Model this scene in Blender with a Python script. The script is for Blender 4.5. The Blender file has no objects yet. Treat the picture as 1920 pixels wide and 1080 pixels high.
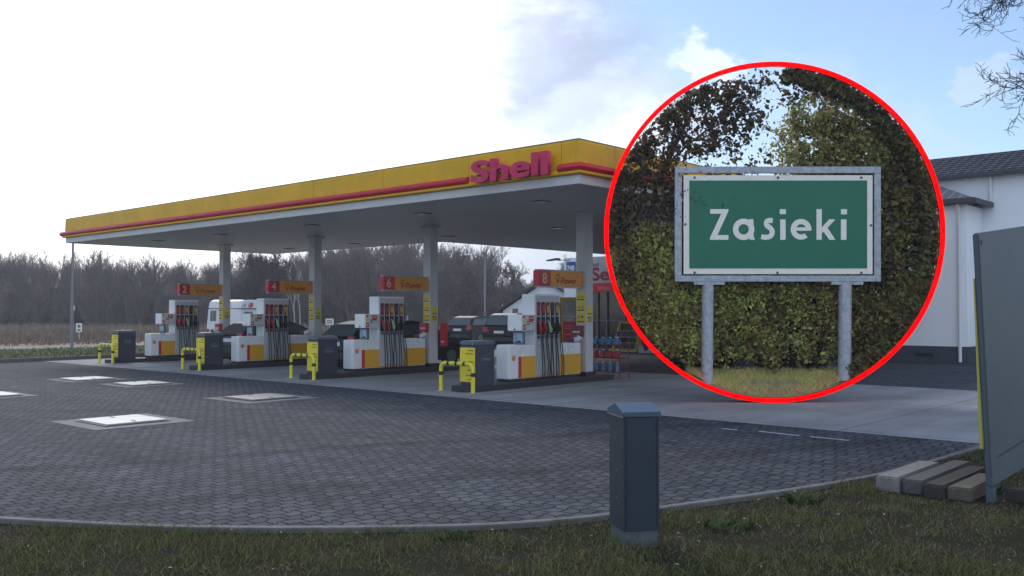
import bpy, bmesh, math, random
import numpy as np
from mathutils import Vector, Matrix
R = math.radians
# ------------------------------------------------------------------ camera
SC = bpy.context.scene
COL = SC.collection
F = 1744.0; H = 1.7
YAW = R(41.989); PITCH = R(1.445)
Rv = Vector((math.cos(YAW), math.sin(YAW), 0))
Fh = Vector((-math.sin(YAW), math.cos(YAW), 0))
Fw = Fh*math.cos(PITCH) + Vector((0, 0, math.sin(PITCH)))
Up = -Fh*math.sin(PITCH) + Vector((0, 0, math.cos(PITCH)))
CAM = Vector((0, 0, H))
cd = bpy.data.cameras.new("camera"); co = bpy.data.objects.new("camera", cd); COL.objects.link(co)
cd.sensor_width = 36; cd.lens = 36*F/1920; cd.clip_start = 0.05; cd.clip_end = 3000
m = Matrix((Rv, Up, -Fw)).transposed().to_4x4(); m.translation = CAM
co.matrix_world = m
SC.camera = co
# ------------------------------------------------------------------ world and sun
SUN_EL = 38.0
SUN_OFF = 19.0          # degrees left of the camera's forward direction
sun_dir = (Fh*math.cos(R(SUN_OFF)) - Rv*math.sin(R(SUN_OFF)))*math.cos(R(SUN_EL)) + Vector((0, 0, math.sin(R(SUN_EL))))
w = bpy.data.worlds.new("World"); SC.world = w; w.use_nodes = True
nt = w.node_tree; N = nt.nodes; L = nt.links
N.clear()
def wn(t, **k):
    n = N.new(t)
    for a, b in k.items(): setattr(n, a, b)
    return n
def wmath(op, a, b=None, c=None, clamp=False):
    n = wn('ShaderNodeMath', operation=op); n.use_clamp = clamp
    for i, v in enumerate((a, b, c)):
        if v is None: continue
        if isinstance(v, (int, float)): n.inputs[i].default_value = v
        else: L.new(v, n.inputs[i])
    return n.outputs[0]
def wdot(vec):
    n = wn('ShaderNodeVectorMath', operation='DOT_PRODUCT'); L.new(DIR, n.inputs[0]); n.inputs[1].default_value = vec
    return n.outputs['Value']
def wramp(v, a, b):
    n = wn('ShaderNodeMapRange', interpolation_type='SMOOTHSTEP'); L.new(v, n.inputs['Value'])
    n.inputs['From Min'].default_value = a; n.inputs['From Max'].default_value = b
    return n.outputs['Result']
tc = wn('ShaderNodeTexCoord'); DIR = tc.outputs['Generated']
sky = wn('ShaderNodeTexSky', sky_type='NISHITA', sun_disc=False)
sky.sun_elevation = R(SUN_EL); sky.sun_rotation = math.atan2(sun_dir.x, sun_dir.y); sky.air_density = 1.0; sky.dust_density = 0.3; sky.ozone_density = 3.0
bg1 = wn('ShaderNodeBackground'); L.new(sky.outputs[0], bg1.inputs[0]); bg1.inputs[1].default_value = 0.12
# clouds: thick and bright towards the sun, thin wisps beside it, fill clouds added behind the camera
SH = (Fh*math.cos(R(24)) - Rv*math.sin(R(24)))
side = wdot(SH)
sund = wdot(sun_dir)
mp = wn('ShaderNodeMapping'); L.new(DIR, mp.inputs[0]); mp.inputs['Scale'].default_value = (1, 1, 2.6); mp.inputs['Location'].default_value = (3.1, 1.7, 0.35)
n1 = wn('ShaderNodeTexNoise'); L.new(mp.outputs[0], n1.inputs['Vector']); n1.inputs['Scale'].default_value = 2.6; n1.inputs['Detail'].default_value = 8; n1.inputs['Roughness'].default_value = .55
zc = wdot((0, 0, 1))
bias = wramp(side, .74, .925)
low = wramp(zc, .45, .02)
cov = wmath('ADD', wmath('MULTIPLY_ADD', bias, .62, n1.outputs[0]), wmath('MULTIPLY', low, .10))
def wblob(px_, py_, rad, soft):
    d0 = (Fw + Rv*((px_-960)/F) - Up*((py_-540)/F)).normalized()
    return wramp(wmath('ADD', wdot(d0), wmath('MULTIPLY', wmath('SUBTRACT', n5.outputs[0], .5), .012*soft)), math.cos(R(rad*1.35)), math.cos(R(rad*.45)))
n5 = wn('ShaderNodeTexNoise'); mp5 = wn('ShaderNodeMapping'); L.new(DIR, mp5.inputs[0]); mp5.inputs['Scale'].default_value = (1, 1, 2.0); L.new(mp5.outputs[0], n5.inputs['Vector']); n5.inputs['Scale'].default_value = 9; n5.inputs['Detail'].default_value = 9; n5.inputs['Roughness'].default_value = .6
puffs = None
for px_, py_, rad, soft, amt in ((1150, 250, 3.6, 1.0, .9), (1085, 300, 3.5, 1.0, .9), (1305, 135, 1.9, .8, .75), (1240, 165, 1.8, .8, .5), (1700, 190, 2.3, .9, .30), (1800, 165, 1.6, .7, .45), (1850, 260, 2.6, 1.0, .28), (1500, 250, 4.0, 1.4, .3), (990, 60, 3.0, 1.2, .25)):
    q_ = wmath('MULTIPLY', wblob(px_, py_, rad, soft), amt)
    puffs = q_ if puffs is None else wmath('MAXIMUM', puffs, q_)
veil = wblob(1075, 70, 5.5, 2.0)
cloud = wmath('MAXIMUM', wmath('MULTIPLY_ADD', wramp(cov, .60, .98), .95, .05), puffs)
glow = wmath('POWER', wmath('MAXIMUM', wdot((Fh*math.cos(R(24)) - Rv*math.sin(R(24)))*math.cos(R(20)) + Vector((0, 0, math.sin(R(20))))), 0.0), 11.0)
n2 = wn('ShaderNodeTexNoise'); L.new(mp.outputs[0], n2.inputs['Vector']); n2.inputs['Scale'].default_value = 1.7; n2.inputs['Detail'].default_value = 4
bright = wmath('ADD', wmath('MULTIPLY', glow, 1.25), wmath('MULTIPLY_ADD', n2.outputs[0], .45, .36))
cc = wn('ShaderNodeMix', data_type='RGBA'); L.new(wmath('MULTIPLY', glow, 1.6, clamp=True), cc.inputs[0])
cc.inputs[6].default_value = (.72, .82, 1.0, 1); cc.inputs[7].default_value = (1, .985, .96, 1)
back_fill = wmath('MULTIPLY', wramp(side, .35, -.35), wmath('MULTIPLY_ADD', n1.outputs[0], .8, .45))  # unseen bright clouds added behind the camera to light surfaces facing it
cloud = wmath('MAXIMUM', cloud, back_fill)
bright = wmath('ADD', bright, wmath('MULTIPLY', back_fill, .62))
bright = wmath('MULTIPLY', wmath('ADD', bright, wmath('MULTIPLY', puffs, .45)), wmath('MULTIPLY_ADD', veil, -.27, 1.0))
cv = wn('ShaderNodeMix', data_type='RGBA'); L.new(veil, cv.inputs[0]); L.new(cc.outputs[2], cv.inputs[6]); cv.inputs[7].default_value = (.66, .75, 1.0, 1)
bg2 = wn('ShaderNodeBackground'); L.new(cv.outputs[2], bg2.inputs[0]); L.new(bright, bg2.inputs[1])
mx = wn('ShaderNodeMixShader'); L.new(cloud, mx.inputs[0]); L.new(bg1.outputs[0], mx.inputs[1]); L.new(bg2.outputs[0], mx.inputs[2])
wo = wn('ShaderNodeOutputWorld'); L.new(mx.outputs[0], wo.inputs[0])
sl = bpy.data.lights.new("sun", 'SUN'); sl.energy = 1.5; sl.angle = R(20); sl.color = (1, .93, .85)
so = bpy.data.objects.new("sun", sl); COL.objects.link(so)
so.rotation_euler = (-sun_dir).to_track_quat('-Z', 'Y').to_euler()
vs = SC.view_settings; vs.view_transform = 'Standard'; vs.look = 'None'; vs.exposure = 0.38; vs.gamma = 1; vs.use_curve_mapping = False

# ------------------------------------------------------------------ picture helpers: a pixel of the photograph to a point of the place
def ray(px, py): return Fw + Rv*((px-960)/F) - Up*((py-540)/F)
def G(px, py, h=0.0):
    d = ray(px, py); return CAM + d*((h-H)/d.z)
def D(px, py, depth): return CAM + ray(px, py)*depth
def onY(px, py, Y):
    d = ray(px, py); return CAM + d*(Y/d.y)

# ------------------------------------------------------------------ materials
MATS = {}
def mat(name, col, rough=.6, metal=0.0, noise=0.0, nscale=6.0, bump=0.0, bscale=60.0, spec=.5, col2=None, island=0.0, coat=0.0):
    if name in MATS: return MATS[name]
    mt = bpy.data.materials.new(name); mt.use_nodes = True; t = mt.node_tree; b = t.nodes['Principled BSDF']
    b.inputs['Base Color'].default_value = (*col, 1); b.inputs['Roughness'].default_value = rough; b.inputs['Metallic'].default_value = metal
    b.inputs['Specular IOR Level'].default_value = spec if not island else .15
    if coat: b.inputs['Coat Weight'].default_value = coat; b.inputs['Coat Roughness'].default_value = .06
    g = t.nodes.new('ShaderNodeTexCoord')
    last = None
    if noise or col2:
        n = t.nodes.new('ShaderNodeTexNoise'); n.inputs['Scale'].default_value = nscale; n.inputs['Detail'].default_value = 7; n.inputs['Roughness'].default_value = .65
        t.links.new(g.outputs['Object'], n.inputs['Vector'])
        r = t.nodes.new('ShaderNodeMapRange'); r.inputs['From Min'].default_value = .3; r.inputs['From Max'].default_value = .7
        t.links.new(n.outputs[0], r.inputs['Value'])
        mxn = t.nodes.new('ShaderNodeMix'); mxn.data_type = 'RGBA'
        c2 = col2 or tuple(c*(1-noise) for c in col)
        mxn.inputs[6].default_value = (*c2, 1); mxn.inputs[7].default_value = (*(col if col2 else tuple(min(1, c*(1+noise*.6)) for c in col)), 1)
        t.links.new(r.outputs[0], mxn.inputs[0]); last = mxn.outputs[2]
    if island:
        gi = t.nodes.new('ShaderNodeNewGeometry'); hs = t.nodes.new('ShaderNodeHueSaturation')
        rr = t.nodes.new('ShaderNodeMapRange'); rr.inputs['To Min'].default_value = 1-island; rr.inputs['To Max'].default_value = 1+island
        t.links.new(gi.outputs['Random Per Island'], rr.inputs['Value']); t.links.new(rr.outputs[0], hs.inputs['Value'])
        mm = t.nodes.new('ShaderNodeMath'); mm.operation = 'MULTIPLY_ADD'; mm.inputs[1].default_value = 7.13; mm.inputs[2].default_value = .1
        fr = t.nodes.new('ShaderNodeMath'); fr.operation = 'FRACT'; t.links.new(gi.outputs['Random Per Island'], mm.inputs[0]); t.links.new(mm.outputs[0], fr.inputs[0])
        hr = t.nodes.new('ShaderNodeMapRange'); hr.inputs['To Min'].default_value = .5-island*.07; hr.inputs['To Max'].default_value = .5+island*.04
        t.links.new(fr.outputs[0], hr.inputs['Value']); t.links.new(hr.outputs[0], hs.inputs['Hue'])
        if last: t.links.new(last, hs.inputs['Color'])
        else: hs.inputs['Color'].default_value = (*col, 1)
        last = hs.outputs[0]
    if last: t.links.new(last, b.inputs['Base Color'])
    if bump:
        n = t.nodes.new('ShaderNodeTexNoise'); n.inputs['Scale'].default_value = bscale; n.inputs['Detail'].default_value = 5
        t.links.new(g.outputs['Object'], n.inputs['Vector'])
        bp = t.nodes.new('ShaderNodeBump'); bp.inputs['Strength'].default_value = bump; bp.inputs['Distance'].default_value = .01
        t.links.new(n.outputs[0], bp.inputs['Height']); t.links.new(bp.outputs[0], b.inputs['Normal'])
    MATS[name] = mt
    return mt
def M_leaf(name, col, col2, isl=.5, trans=.35, nscale=1.5):
    mt = mat(name, col, .55, noise=.0, col2=col2, nscale=nscale, island=isl)
    t = mt.node_tree; b = t.nodes['Principled BSDF']; o = t.nodes['Material Output']
    tr = t.nodes.new('ShaderNodeBsdfTranslucent'); ms = t.nodes.new('ShaderNodeMixShader'); ms.inputs[0].default_value = trans
    src = b.inputs['Base Color'].links[0].from_socket
    t.links.new(src, tr.inputs[0]); t.links.new(b.outputs[0], ms.inputs[1]); t.links.new(tr.outputs[0], ms.inputs[2]); t.links.new(ms.outputs[0], o.inputs[0])
    return mt
white = mat('white_paint', (.84, .86, .88), .38, noise=.06, nscale=2.5)
white_wall = mat('white_render', (.84, .88, .92), .85, noise=.05, nscale=.8, bump=.15, bscale=30)
yellow = mat('yellow_panel', (.80, .42, .015), .4, noise=.07, nscale=1.2)
fascia_y = mat('fascia_yellow', (.74, .42, .012), .45, noise=.16, nscale=1.1, spec=.25)
amber = mat('amber_sign', (.80, .33, .01), .4)
red = mat('red_paint', (.55, .015, .03), .35)
red_tube = mat('red_tube', (.52, .008, .030), .35, noise=.15, nscale=2)
pinkred = mat('faded_red_letters', (.62, .045, .13), .5, spec=.2, noise=.2, nscale=5)
lamp_y = mat('barrier_yellow', (.74, .68, .04), .35, noise=.1, nscale=9)
board_y = mat('notice_yellow', (.80, .66, .04), .45, noise=.05)
black = mat('black_plastic', (.012, .012, .016), .4)
rubber = mat('black_rubber', (.014, .014, .016), .6)
darkgrey = mat('dark_grey_metal', (.045, .05, .075), .45, noise=.12, nscale=3)
lidgrey = mat('lid_grey', (.12, .15, .18), .4, noise=.1)
soffit_m = mat('soffit_sheet', (.60, .60, .62), .6, noise=.06, nscale=.7)
trimw = mat('canopy_trim', (.60, .60, .60), .5, noise=.08, nscale=2)
col_m = mat('column_paint', (.62, .63, .63), .5, noise=.1, nscale=2)
plinth_m = mat('plinth_dark', (.03, .03, .035), .7, noise=.3, nscale=8, bump=.3)
kerb_m = mat('kerb_concrete', (.13, .13, .13), .85, noise=.25, nscale=5, bump=.4)
galv = mat('galvanised_steel', (.42, .45, .47), .45, metal=.55, noise=.35, nscale=14, bump=.1, bscale=40)
glass_d = mat('dark_glass', (.02, .025, .03), .08, spec=.8)
bark = mat('bark', (.055, .047, .042), .9, noise=.3, nscale=8)
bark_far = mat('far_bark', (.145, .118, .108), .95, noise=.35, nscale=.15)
steel_lid = mat('steel_cover', (.50, .52, .53), .5, metal=.0, noise=.15, nscale=4, bump=.2, bscale=25)
tyre = mat('tyre', (.012, .012, .012), .8)
rim_m = mat('alloy_rim', (.14, .145, .15), .35, metal=.7)

# ------------------------------------------------------------------ mesh helpers
class MB:
    def __init__(s): s.v = []; s.f = []; s.mi = []; s.m = 0; s.sm = []
    def add(s, vs, fs, smooth=False):
        o = len(s.v); s.v += [tuple(q) for q in vs]
        for f in fs: s.f.append([i+o for i in f]); s.mi.append(s.m); s.sm.append(smooth)
        return s
    def box(s, a, b):
        x0, y0, z0 = [min(p, q) for p, q in zip(a, b)]; x1, y1, z1 = [max(p, q) for p, q in zip(a, b)]
        return s.add([(x0,y0,z0),(x1,y0,z0),(x1,y1,z0),(x0,y1,z0),(x0,y0,z1),(x1,y0,z1),(x1,y1,z1),(x0,y1,z1)],
              [(0,3,2,1),(4,5,6,7),(0,1,5,4),(1,2,6,5),(2,3,7,6),(3,0,4,7)])
    def quad(s, *p): return s.add(p, [tuple(range(len(p)))])
    def hexa(s, lo, hi):   # two matching polygons -> solid
        n = len(lo); fs = [tuple(reversed(range(n))), tuple(range(n, 2*n))]
        for i in range(n): fs.append((i, (i+1) % n, (i+1) % n+n, i+n))
        return s.add(list(lo)+list(hi), fs)
    def prism(s, poly, axis, a, b):
        def P(u, v, w): return {'x': (w, u, v), 'y': (u, w, v), 'z': (u, v, w)}[axis]
        lo = [P(u, v, a) for u, v in poly]; hi = [P(u, v, b) for u, v in poly]
        return s.hexa(lo, hi)
    def tube(s, pts, r, n=10, cap=True, r2=None):
        pts = [Vector(p) for p in pts]; k = len(pts); rings = []
        rs = r if isinstance(r, (list, tuple)) else [r]*k
        prev = None
        for i, p in enumerate(pts):
            t = (pts[min(i+1, k-1)] - pts[max(i-1, 0)]).normalized()
            if prev is None:
                a = t.cross(Vector((0, 0, 1)))
                if a.length < .05: a = t.cross(Vector((1, 0, 0)))
                a.normalize()
            else:
                a = prev - t*prev.dot(t); a.normalize()
            prev = a; b = t.cross(a)
            rings.append([p + a*math.cos(2*math.pi*j/n)*rs[i] + b*math.sin(2*math.pi*j/n)*rs[i] for j in range(n)])
        vs = [q for rg in rings for q in rg]; fs = []
        for i in range(k-1):
            for j in range(n): fs.append((i*n+j, i*n+(j+1) % n, (i+1)*n+(j+1) % n, (i+1)*n+j))
        s.add(vs, fs, True)
        if cap:
            s.add(rings[0], [tuple(reversed(range(n)))]); s.add(rings[-1], [tuple(range(n))])
        return s
    def disc(s, c, nrm, r, t, n=20):
        nrm = Vector(nrm).normalized(); c = Vector(c)
        return s.tube([c, c+nrm*t], r, n)
    def build(s, name, mats, parent=None, bevel=0.0, seg=2, loc=None):
        me = bpy.data.meshes.new(name); me.from_pydata(s.v, [], s.f)
        if not isinstance(mats, (list, tuple)): mats = [mats]
        for q in mats: me.materials.append(q)
        me.polygons.foreach_set('material_index', s.mi); me.polygons.foreach_set('use_smooth', s.sm); me.update()
        if bevel:
            bm = bmesh.new(); bm.from_mesh(me)
            es = [e for e in bm.edges if len(e.link_faces) == 2 and e.calc_face_angle(0) > .5]
            bmesh.ops.recalc_face_normals(bm, faces=bm.faces)
            bmesh.ops.bevel(bm, geom=es, offset=bevel, segments=seg, affect='EDGES', clamp_overlap=True)
            bm.to_mesh(me); bm.free()
        else:
            bm = bmesh.new(); bm.from_mesh(me); bmesh.ops.delete(bm, geom=[v for v in bm.verts if not v.link_faces], context='VERTS'); bmesh.ops.recalc_face_normals(bm, faces=bm.faces); bm.to_mesh(me); bm.free()
        o = bpy.data.objects.new(name, me); COL.objects.link(o)
        if parent: o.parent = parent
        if loc is not None: o.location = loc
        return o
def rawmesh(name, verts, faces, m, parent=None, smooth=False):
    """verts (n,3) array, faces (k,3 or 4) array"""
    me = bpy.data.meshes.new(name); verts = np.asarray(verts, np.float32); faces = np.asarray(faces, np.int32)
    k, c = faces.shape
    me.vertices.add(len(verts)); me.vertices.foreach_set('co', verts.ravel())
    me.loops.add(k*c); me.loops.foreach_set('vertex_index', faces.ravel())
    me.polygons.add(k); me.polygons.foreach_set('loop_start', np.arange(0, k*c, c, dtype=np.int32))
    me.update(calc_edges=True); me.materials.append(m)
    o = bpy.data.objects.new(name, me); COL.objects.link(o)
    if parent: o.parent = parent
    return o
def tag(o, label=None, cat=None, group=None, kind=None):
    if label: o['label'] = label
    if cat: o['category'] = cat
    if group: o['group'] = group
    if kind: o['kind'] = kind
    return o
def thing(name, label, cat, loc=(0, 0, 0), rotz=0.0, group=None):
    o = bpy.data.objects.new(name, None); COL.objects.link(o); o.empty_display_size = .2
    o.location = loc; o.rotation_euler = (0, 0, rotz)
    return tag(o, label, cat, group)
def copy_tree(o, parent=None):
    c = o.copy(); COL.objects.link(c)
    if parent: c.parent = parent
    for ch in [x for x in bpy.data.objects if x.parent == o]: copy_tree(ch, c)
    return c
def struct(o): o['kind'] = 'structure'; return o
AX = {'+x': Matrix(((0, 0, 1), (1, 0, 0), (0, 1, 0))), '-y': Matrix(((1, 0, 0), (0, 0, -1), (0, 1, 0)))}
def text(name, body, size, m, parent, pos, face='-y', depth=.004, bold=0.0, width=None, align='LEFT', spacing=1.0):
    cu = bpy.data.curves.new(name, 'FONT'); cu.body = body; cu.size = size; cu.extrude = depth/2; cu.offset = bold; cu.align_x = align; cu.space_character = spacing
    cu.resolution_u = 4
    t = bpy.data.objects.new(name, cu); COL.objects.link(t)
    bpy.context.view_layer.update()
    me = bpy.data.meshes.new_from_object(t.evaluated_get(bpy.context.evaluated_depsgraph_get()))
    bpy.data.objects.remove(t); bpy.data.curves.remove(cu)
    rot = AX[face] if isinstance(face, str) else face
    sx = 1.0
    if width:
        xs = [v.co.x for v in me.vertices]; w0 = max(xs)-min(xs); sx = width/w0
    for v in me.vertices:
        q = Vector((v.co.x*sx, v.co.y, v.co.z)); v.co = rot @ q + Vector(pos)
    me.materials.clear(); me.materials.append(m)
    o = bpy.data.objects.new(name, me); COL.objects.link(o); o.parent = parent
    return o

# ================================================================== GROUND
def ground_mats():
    # block paving of interlocking stones with zigzag joints
    mt = bpy.data.materials.new('block_paving'); mt.use_nodes = True; t = mt.node_tree; b = t.nodes['Principled BSDF']
    def nn(ty, **k):
        n = t.nodes.new(ty)
        for a, v in k.items(): setattr(n, a, v)
        return n
    def mth(op, a, b_=None, c=None):
        n = nn('ShaderNodeMath', operation=op)
        for i, v in enumerate((a, b_, c)):
            if v is None: continue
            if isinstance(v, (int, float)): n.inputs[i].default_value = v
            else: t.links.new(v, n.inputs[i])
        return n.outputs[0]
    g = nn('ShaderNodeTexCoord'); sp = nn('ShaderNodeSeparateXYZ'); t.links.new(g.outputs['Object'], sp.inputs[0])
    X, Y = sp.outputs[0], sp.outputs[1]
    # rows run along Y; each long joint zigzags
    zz = mth('SUBTRACT', mth('PINGPONG', mth('ADD', Y, .0412), .165), .0825)
    xw = mth('ADD', X, mth('MINIMUM', mth('MAXIMUM', mth('MULTIPLY', zz, 1.4), -.021), .021))
    yw = Y
    cb = nn('ShaderNodeCombineXYZ'); t.links.new(yw, cb.inputs[0]); t.links.new(xw, cb.inputs[1])
    br = nn('ShaderNodeTexBrick'); t.links.new(cb.outputs[0], br.inputs['Vector'])
    br.inputs['Scale'].default_value = 1; br.inputs['Brick Width'].default_value = .165; br.inputs['Row Height'].default_value = .14
    br.inputs['Mortar Size'].default_value = .011; br.inputs['Mortar Smooth'].default_value = .15; br.inputs['Bias'].default_value = 0
    br.inputs['Color1'].default_value = (.043, .051, .068, 1); br.inputs['Color2'].default_value = (.080, .088, .108, 1); br.inputs['Mortar'].default_value = (.004, .004, .006, 1)
    n1 = nn('ShaderNodeTexNoise'); t.links.new(g.outputs['Object'], n1.inputs[0]); n1.inputs['Scale'].default_value = .45; n1.inputs['Detail'].default_value = 6
    n3 = nn('ShaderNodeTexNoise'); t.links.new(g.outputs['Object'], n3.inputs[0]); n3.inputs['Scale'].default_value = 120; n3.inputs['Detail'].default_value = 3
    mpn = nn('ShaderNodeMapping'); t.links.new(g.outputs['Object'], mpn.inputs[0]); mpn.inputs['Rotation'].default_value = (0, 0, R(-62)); mpn.inputs['Scale'].default_value = (.06, 1.1, 1)
    n4 = nn('ShaderNodeTexNoise'); t.links.new(mpn.outputs[0], n4.inputs[0]); n4.inputs['Scale'].default_value = .8; n4.inputs['Detail'].default_value = 3
    v = mth('MULTIPLY', mth('MULTIPLY', mth('MULTIPLY_ADD', n1.outputs[0], .7, .65), mth('MULTIPLY_ADD', n3.outputs[0], .6, .7)), mth('MULTIPLY_ADD', n4.outputs[0], .9, .55))
    # tyre tracks: two worn bands crossing the paving
    for (pa, pb, wd_, dk_) in ((G(330, 862), G(1050, 815), .16, .34), (G(430, 930), G(1120, 872), .18, .30), (G(100, 770), G(900, 768), .2, .2)):
        nx, ny = (pb.y-pa.y), -(pb.x-pa.x); ln_ = math.hypot(nx, ny); nx /= ln_; ny /= ln_
        dd_ = mth('ABSOLUTE', mth('ADD', mth('ADD', mth('MULTIPLY', X, nx), mth('MULTIPLY', Y, ny)), mth('MULTIPLY_ADD', n1.outputs[0], .9, -(pa.x*nx+pa.y*ny)-.45)))
        mr = nn('ShaderNodeMapRange', interpolation_type='SMOOTHSTEP'); t.links.new(dd_, mr.inputs['Value']); mr.inputs['From Min'].default_value = wd_*.3; mr.inputs['From Max'].default_value = wd_*1.6; mr.inputs['To Min'].default_value = 1-dk_; mr.inputs['To Max'].default_value = 1
        v = mth('MULTIPLY', v, mr.outputs[0])
    # oil drips and damp stains
    vo = nn('ShaderNodeTexNoise'); t.links.new(g.outputs['Object'], vo.inputs[0]); vo.inputs['Scale'].default_value = 1.9; vo.inputs['Detail'].default_value = 5
    mr = nn('ShaderNodeMapRange', interpolation_type='SMOOTHSTEP'); t.links.new(vo.outputs[0], mr.inputs['Value']); mr.inputs['From Min'].default_value = .60; mr.inputs['From Max'].default_value = .72; mr.inputs['To Min'].default_value = 1; mr.inputs['To Max'].default_value = .62
    v = mth('MULTIPLY', v, mr.outputs[0])
    hs = nn('ShaderNodeHueSaturation'); t.links.new(br.outputs[0], hs.inputs['Color']); t.links.new(v, hs.inputs['Value'])
    t.links.new(hs.outputs[0], b.inputs['Base Color'])
    b.inputs['Roughness'].default_value = .85; b.inputs['Specular IOR Level'].default_value = .12
    bp = nn('ShaderNodeBump'); bp.inputs['Strength'].default_value = .8; bp.inputs['Distance'].default_value = .006
    inv = mth('SUBTRACT', mth('MULTIPLY', n3.outputs[0], .25), br.outputs['Fac']); t.links.new(inv, bp.inputs['Height']); t.links.new(bp.outputs[0], b.inputs['Normal'])
    # cast concrete with slab joints, stains and tyre marks
    mc = bpy.data.materials.new('forecourt_concrete'); mc.use_nodes = True; t2 = mc.node_tree; b2 = t2.nodes['Principled BSDF']
    t = t2
    g = nn('ShaderNodeTexCoord')
    n1 = nn('ShaderNodeTexNoise'); t.links.new(g.outputs['Object'], n1.inputs[0]); n1.inputs['Scale'].default_value = .5; n1.inputs['Detail'].default_value = 9; n1.inputs['Roughness'].default_value = .62
    mp2 = nn('ShaderNodeMapping'); t.links.new(g.outputs['Object'], mp2.inputs[0]); mp2.inputs['Scale'].default_value = (1.2, .10, 1); mp2.inputs['Rotation'].default_value = (0, 0, R(14))
    n2 = nn('ShaderNodeTexNoise'); t.links.new(mp2.outputs[0], n2.inputs[0]); n2.inputs['Scale'].default_value = 1.3; n2.inputs['Detail'].default_value = 5
    n3 = nn('ShaderNodeTexNoise'); t.links.new(g.outputs['Object'], n3.inputs[0]); n3.inputs['Scale'].default_value = 90; n3.inputs['Detail'].default_value = 3
    br = nn('ShaderNodeTexBrick'); t.links.new(g.outputs['Object'], br.inputs['Vector']); br.offset = 0
    br.inputs['Scale'].default_value = 1; br.inputs['Brick Width'].default_value = 5.45; br.inputs['Row Height'].default_value = 4.4; br.inputs['Mortar Size'].default_value = .012
    br.inputs['Color1'].default_value = (.24, .25, .265, 1); br.inputs['Color2'].default_value = (.26, .27, .285, 1); br.inputs['Mortar'].default_value = (.08, .08, .08, 1)
    v = mth('MULTIPLY', mth('MULTIPLY', mth('MULTIPLY_ADD', n1.outputs[0], 1.1, .45), mth('MULTIPLY_ADD', n2.outputs[0], .8, .6)), mth('MULTIPLY_ADD', n3.outputs[0], .4, .8))
    hs = nn('ShaderNodeHueSaturation'); t.links.new(br.outputs[0], hs.inputs['Color']); t.links.new(v, hs.inputs['Value']); t.links.new(hs.outputs[0], b2.inputs['Base Color'])
    b2.inputs['Roughness'].default_value = .8; b2.inputs['Specular IOR Level'].default_value = .15
    bp = nn('ShaderNodeBump'); bp.inputs['Strength'].default_value = .3; bp.inputs['Distance'].default_value = .004; t.links.new(n3.outputs[0], bp.inputs['Height']); t.links.new(bp.outputs[0], b2.inputs['Normal'])
    return mt, mc
PAVE, CONC = ground_mats()
asphalt = mat('road_asphalt', (.10, .105, .11), .75, noise=.2, nscale=.4)
soil = mat('lawn_soil', (.030, .026, .018), .95, spec=.04, col2=(.016, .020, .009), nscale=1.6, bump=.8, bscale=20)
field_m = mat('dry_field', (.26, .20, .14), .95, col2=(.16, .13, .09), nscale=.12)
verge_m = mat('verge_grass', (.075, .095, .035), .95, spec=.05, col2=(.10, .105, .05), nscale=.8, bump=.5)

def sheet(name, pts, z, m, thick=.0):
    b = MB()
    if thick: b.hexa([(x, y, z-thick) for x, y in pts], [(x, y, z) for x, y in pts])
    else: b.quad(*[(x, y, z) for x, y in pts])
    return struct(b.build(name, m))
gb = MB(); gb.quad((-900, -400, -.06), (600, -400, -.06), (600, 1100, -.06), (-900, 1100, -.06))
struct(gb.build('ground', field_m))
# kerb curve round the front lawn
KERB = [(-30, -9.5), (-22, -4.6), (-15, -.7), (-11.2, 1.35), (-8.6, 2.72), (-7.6, 3.28), (-6.9, 3.72), (-6.2, 4.3), (-5.6, 4.88), (-5.15, 5.38), (-4.82, 5.92), (-4.55, 6.6), (-4.3, 7.4), (-4.0, 8.35), (-3.75, 9.4), (-3.6, 10.5), (-3.52, 12.0), (-3.45, 13.6), (-3.3, 18), (-3.2, 30)]
def smooth_curve(P, n=6):
    out = []
    P = [Vector((p[0], p[1])) for p in P]
    for i in range(len(P)-1):
        p0, p1, p2, p3 = P[max(i-1, 0)], P[i], P[i+1], P[min(i+2, len(P)-1)]
        for k in range(n):
            t = k/n
            out.append(.5*((2*p1)+(-p0+p2)*t+(2*p0-5*p1+4*p2-p3)*t*t+(-p0+3*p1-3*p2+p3)*t**3))
    out.append(P[-1]); return out
KC = smooth_curve(KERB)
pv = [(p.x, p.y) for p in KC if p.y <= 12.97] + [(-3.49, 12.98), (-33.2, 12.98), (-33.3, 11), (-33, -11)]
sheet('block_paving', pv[::-1], 0.0, PAVE)
sheet('concrete_forecourt', [(-33.4, 12.98), (-3.48, 12.98), (-3.3, 18), (-3.25, 21.5), (-24, 21.7), (-24, 26), (-33.7, 26)], 0.0, CONC)
sheet('shop_pavement', [(-24, 21.71), (-3.25, 21.51), (-3.2, 33), (-3.2, 60), (-24, 60)], 0.002, PAVE)
sheet('car_park', [(-33.75, 26.02), (-24.02, 26.02), (-24.02, 60), (-60, 60), (-60, 29), (-38, 26.02)], 0.0, asphalt)
def ribbon(name, C, offs, zs, m, closed=False):
    """sweep a cross-section (offset to the right of travel, height) along a plan curve"""
    b = MB(); k = len(offs); rows = []
    for i, p in enumerate(C):
        d = (C[min(i+1, len(C)-1)]-C[max(i-1, 0)]).normalized(); nrm = Vector((d.y, -d.x))
        rows.append([(p.x+nrm.x*o, p.y+nrm.y*o, z) for o, z in zip(offs, zs)])
    vs = [q for r_ in rows for q in r_]; fs = []
    for i in range(len(C)-1):
        for j in range(k-1): fs.append((i*k+j, (i+1)*k+j, (i+1)*k+j+1, i*k+j+1))
    b.add(vs, fs); return b.build(name, m)
struct(ribbon('kerb', KC, [0.0, 0.0, .01, .075, .08, .08], [-.05, .012, .022, .022, .012, -.08], kerb_m))
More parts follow.
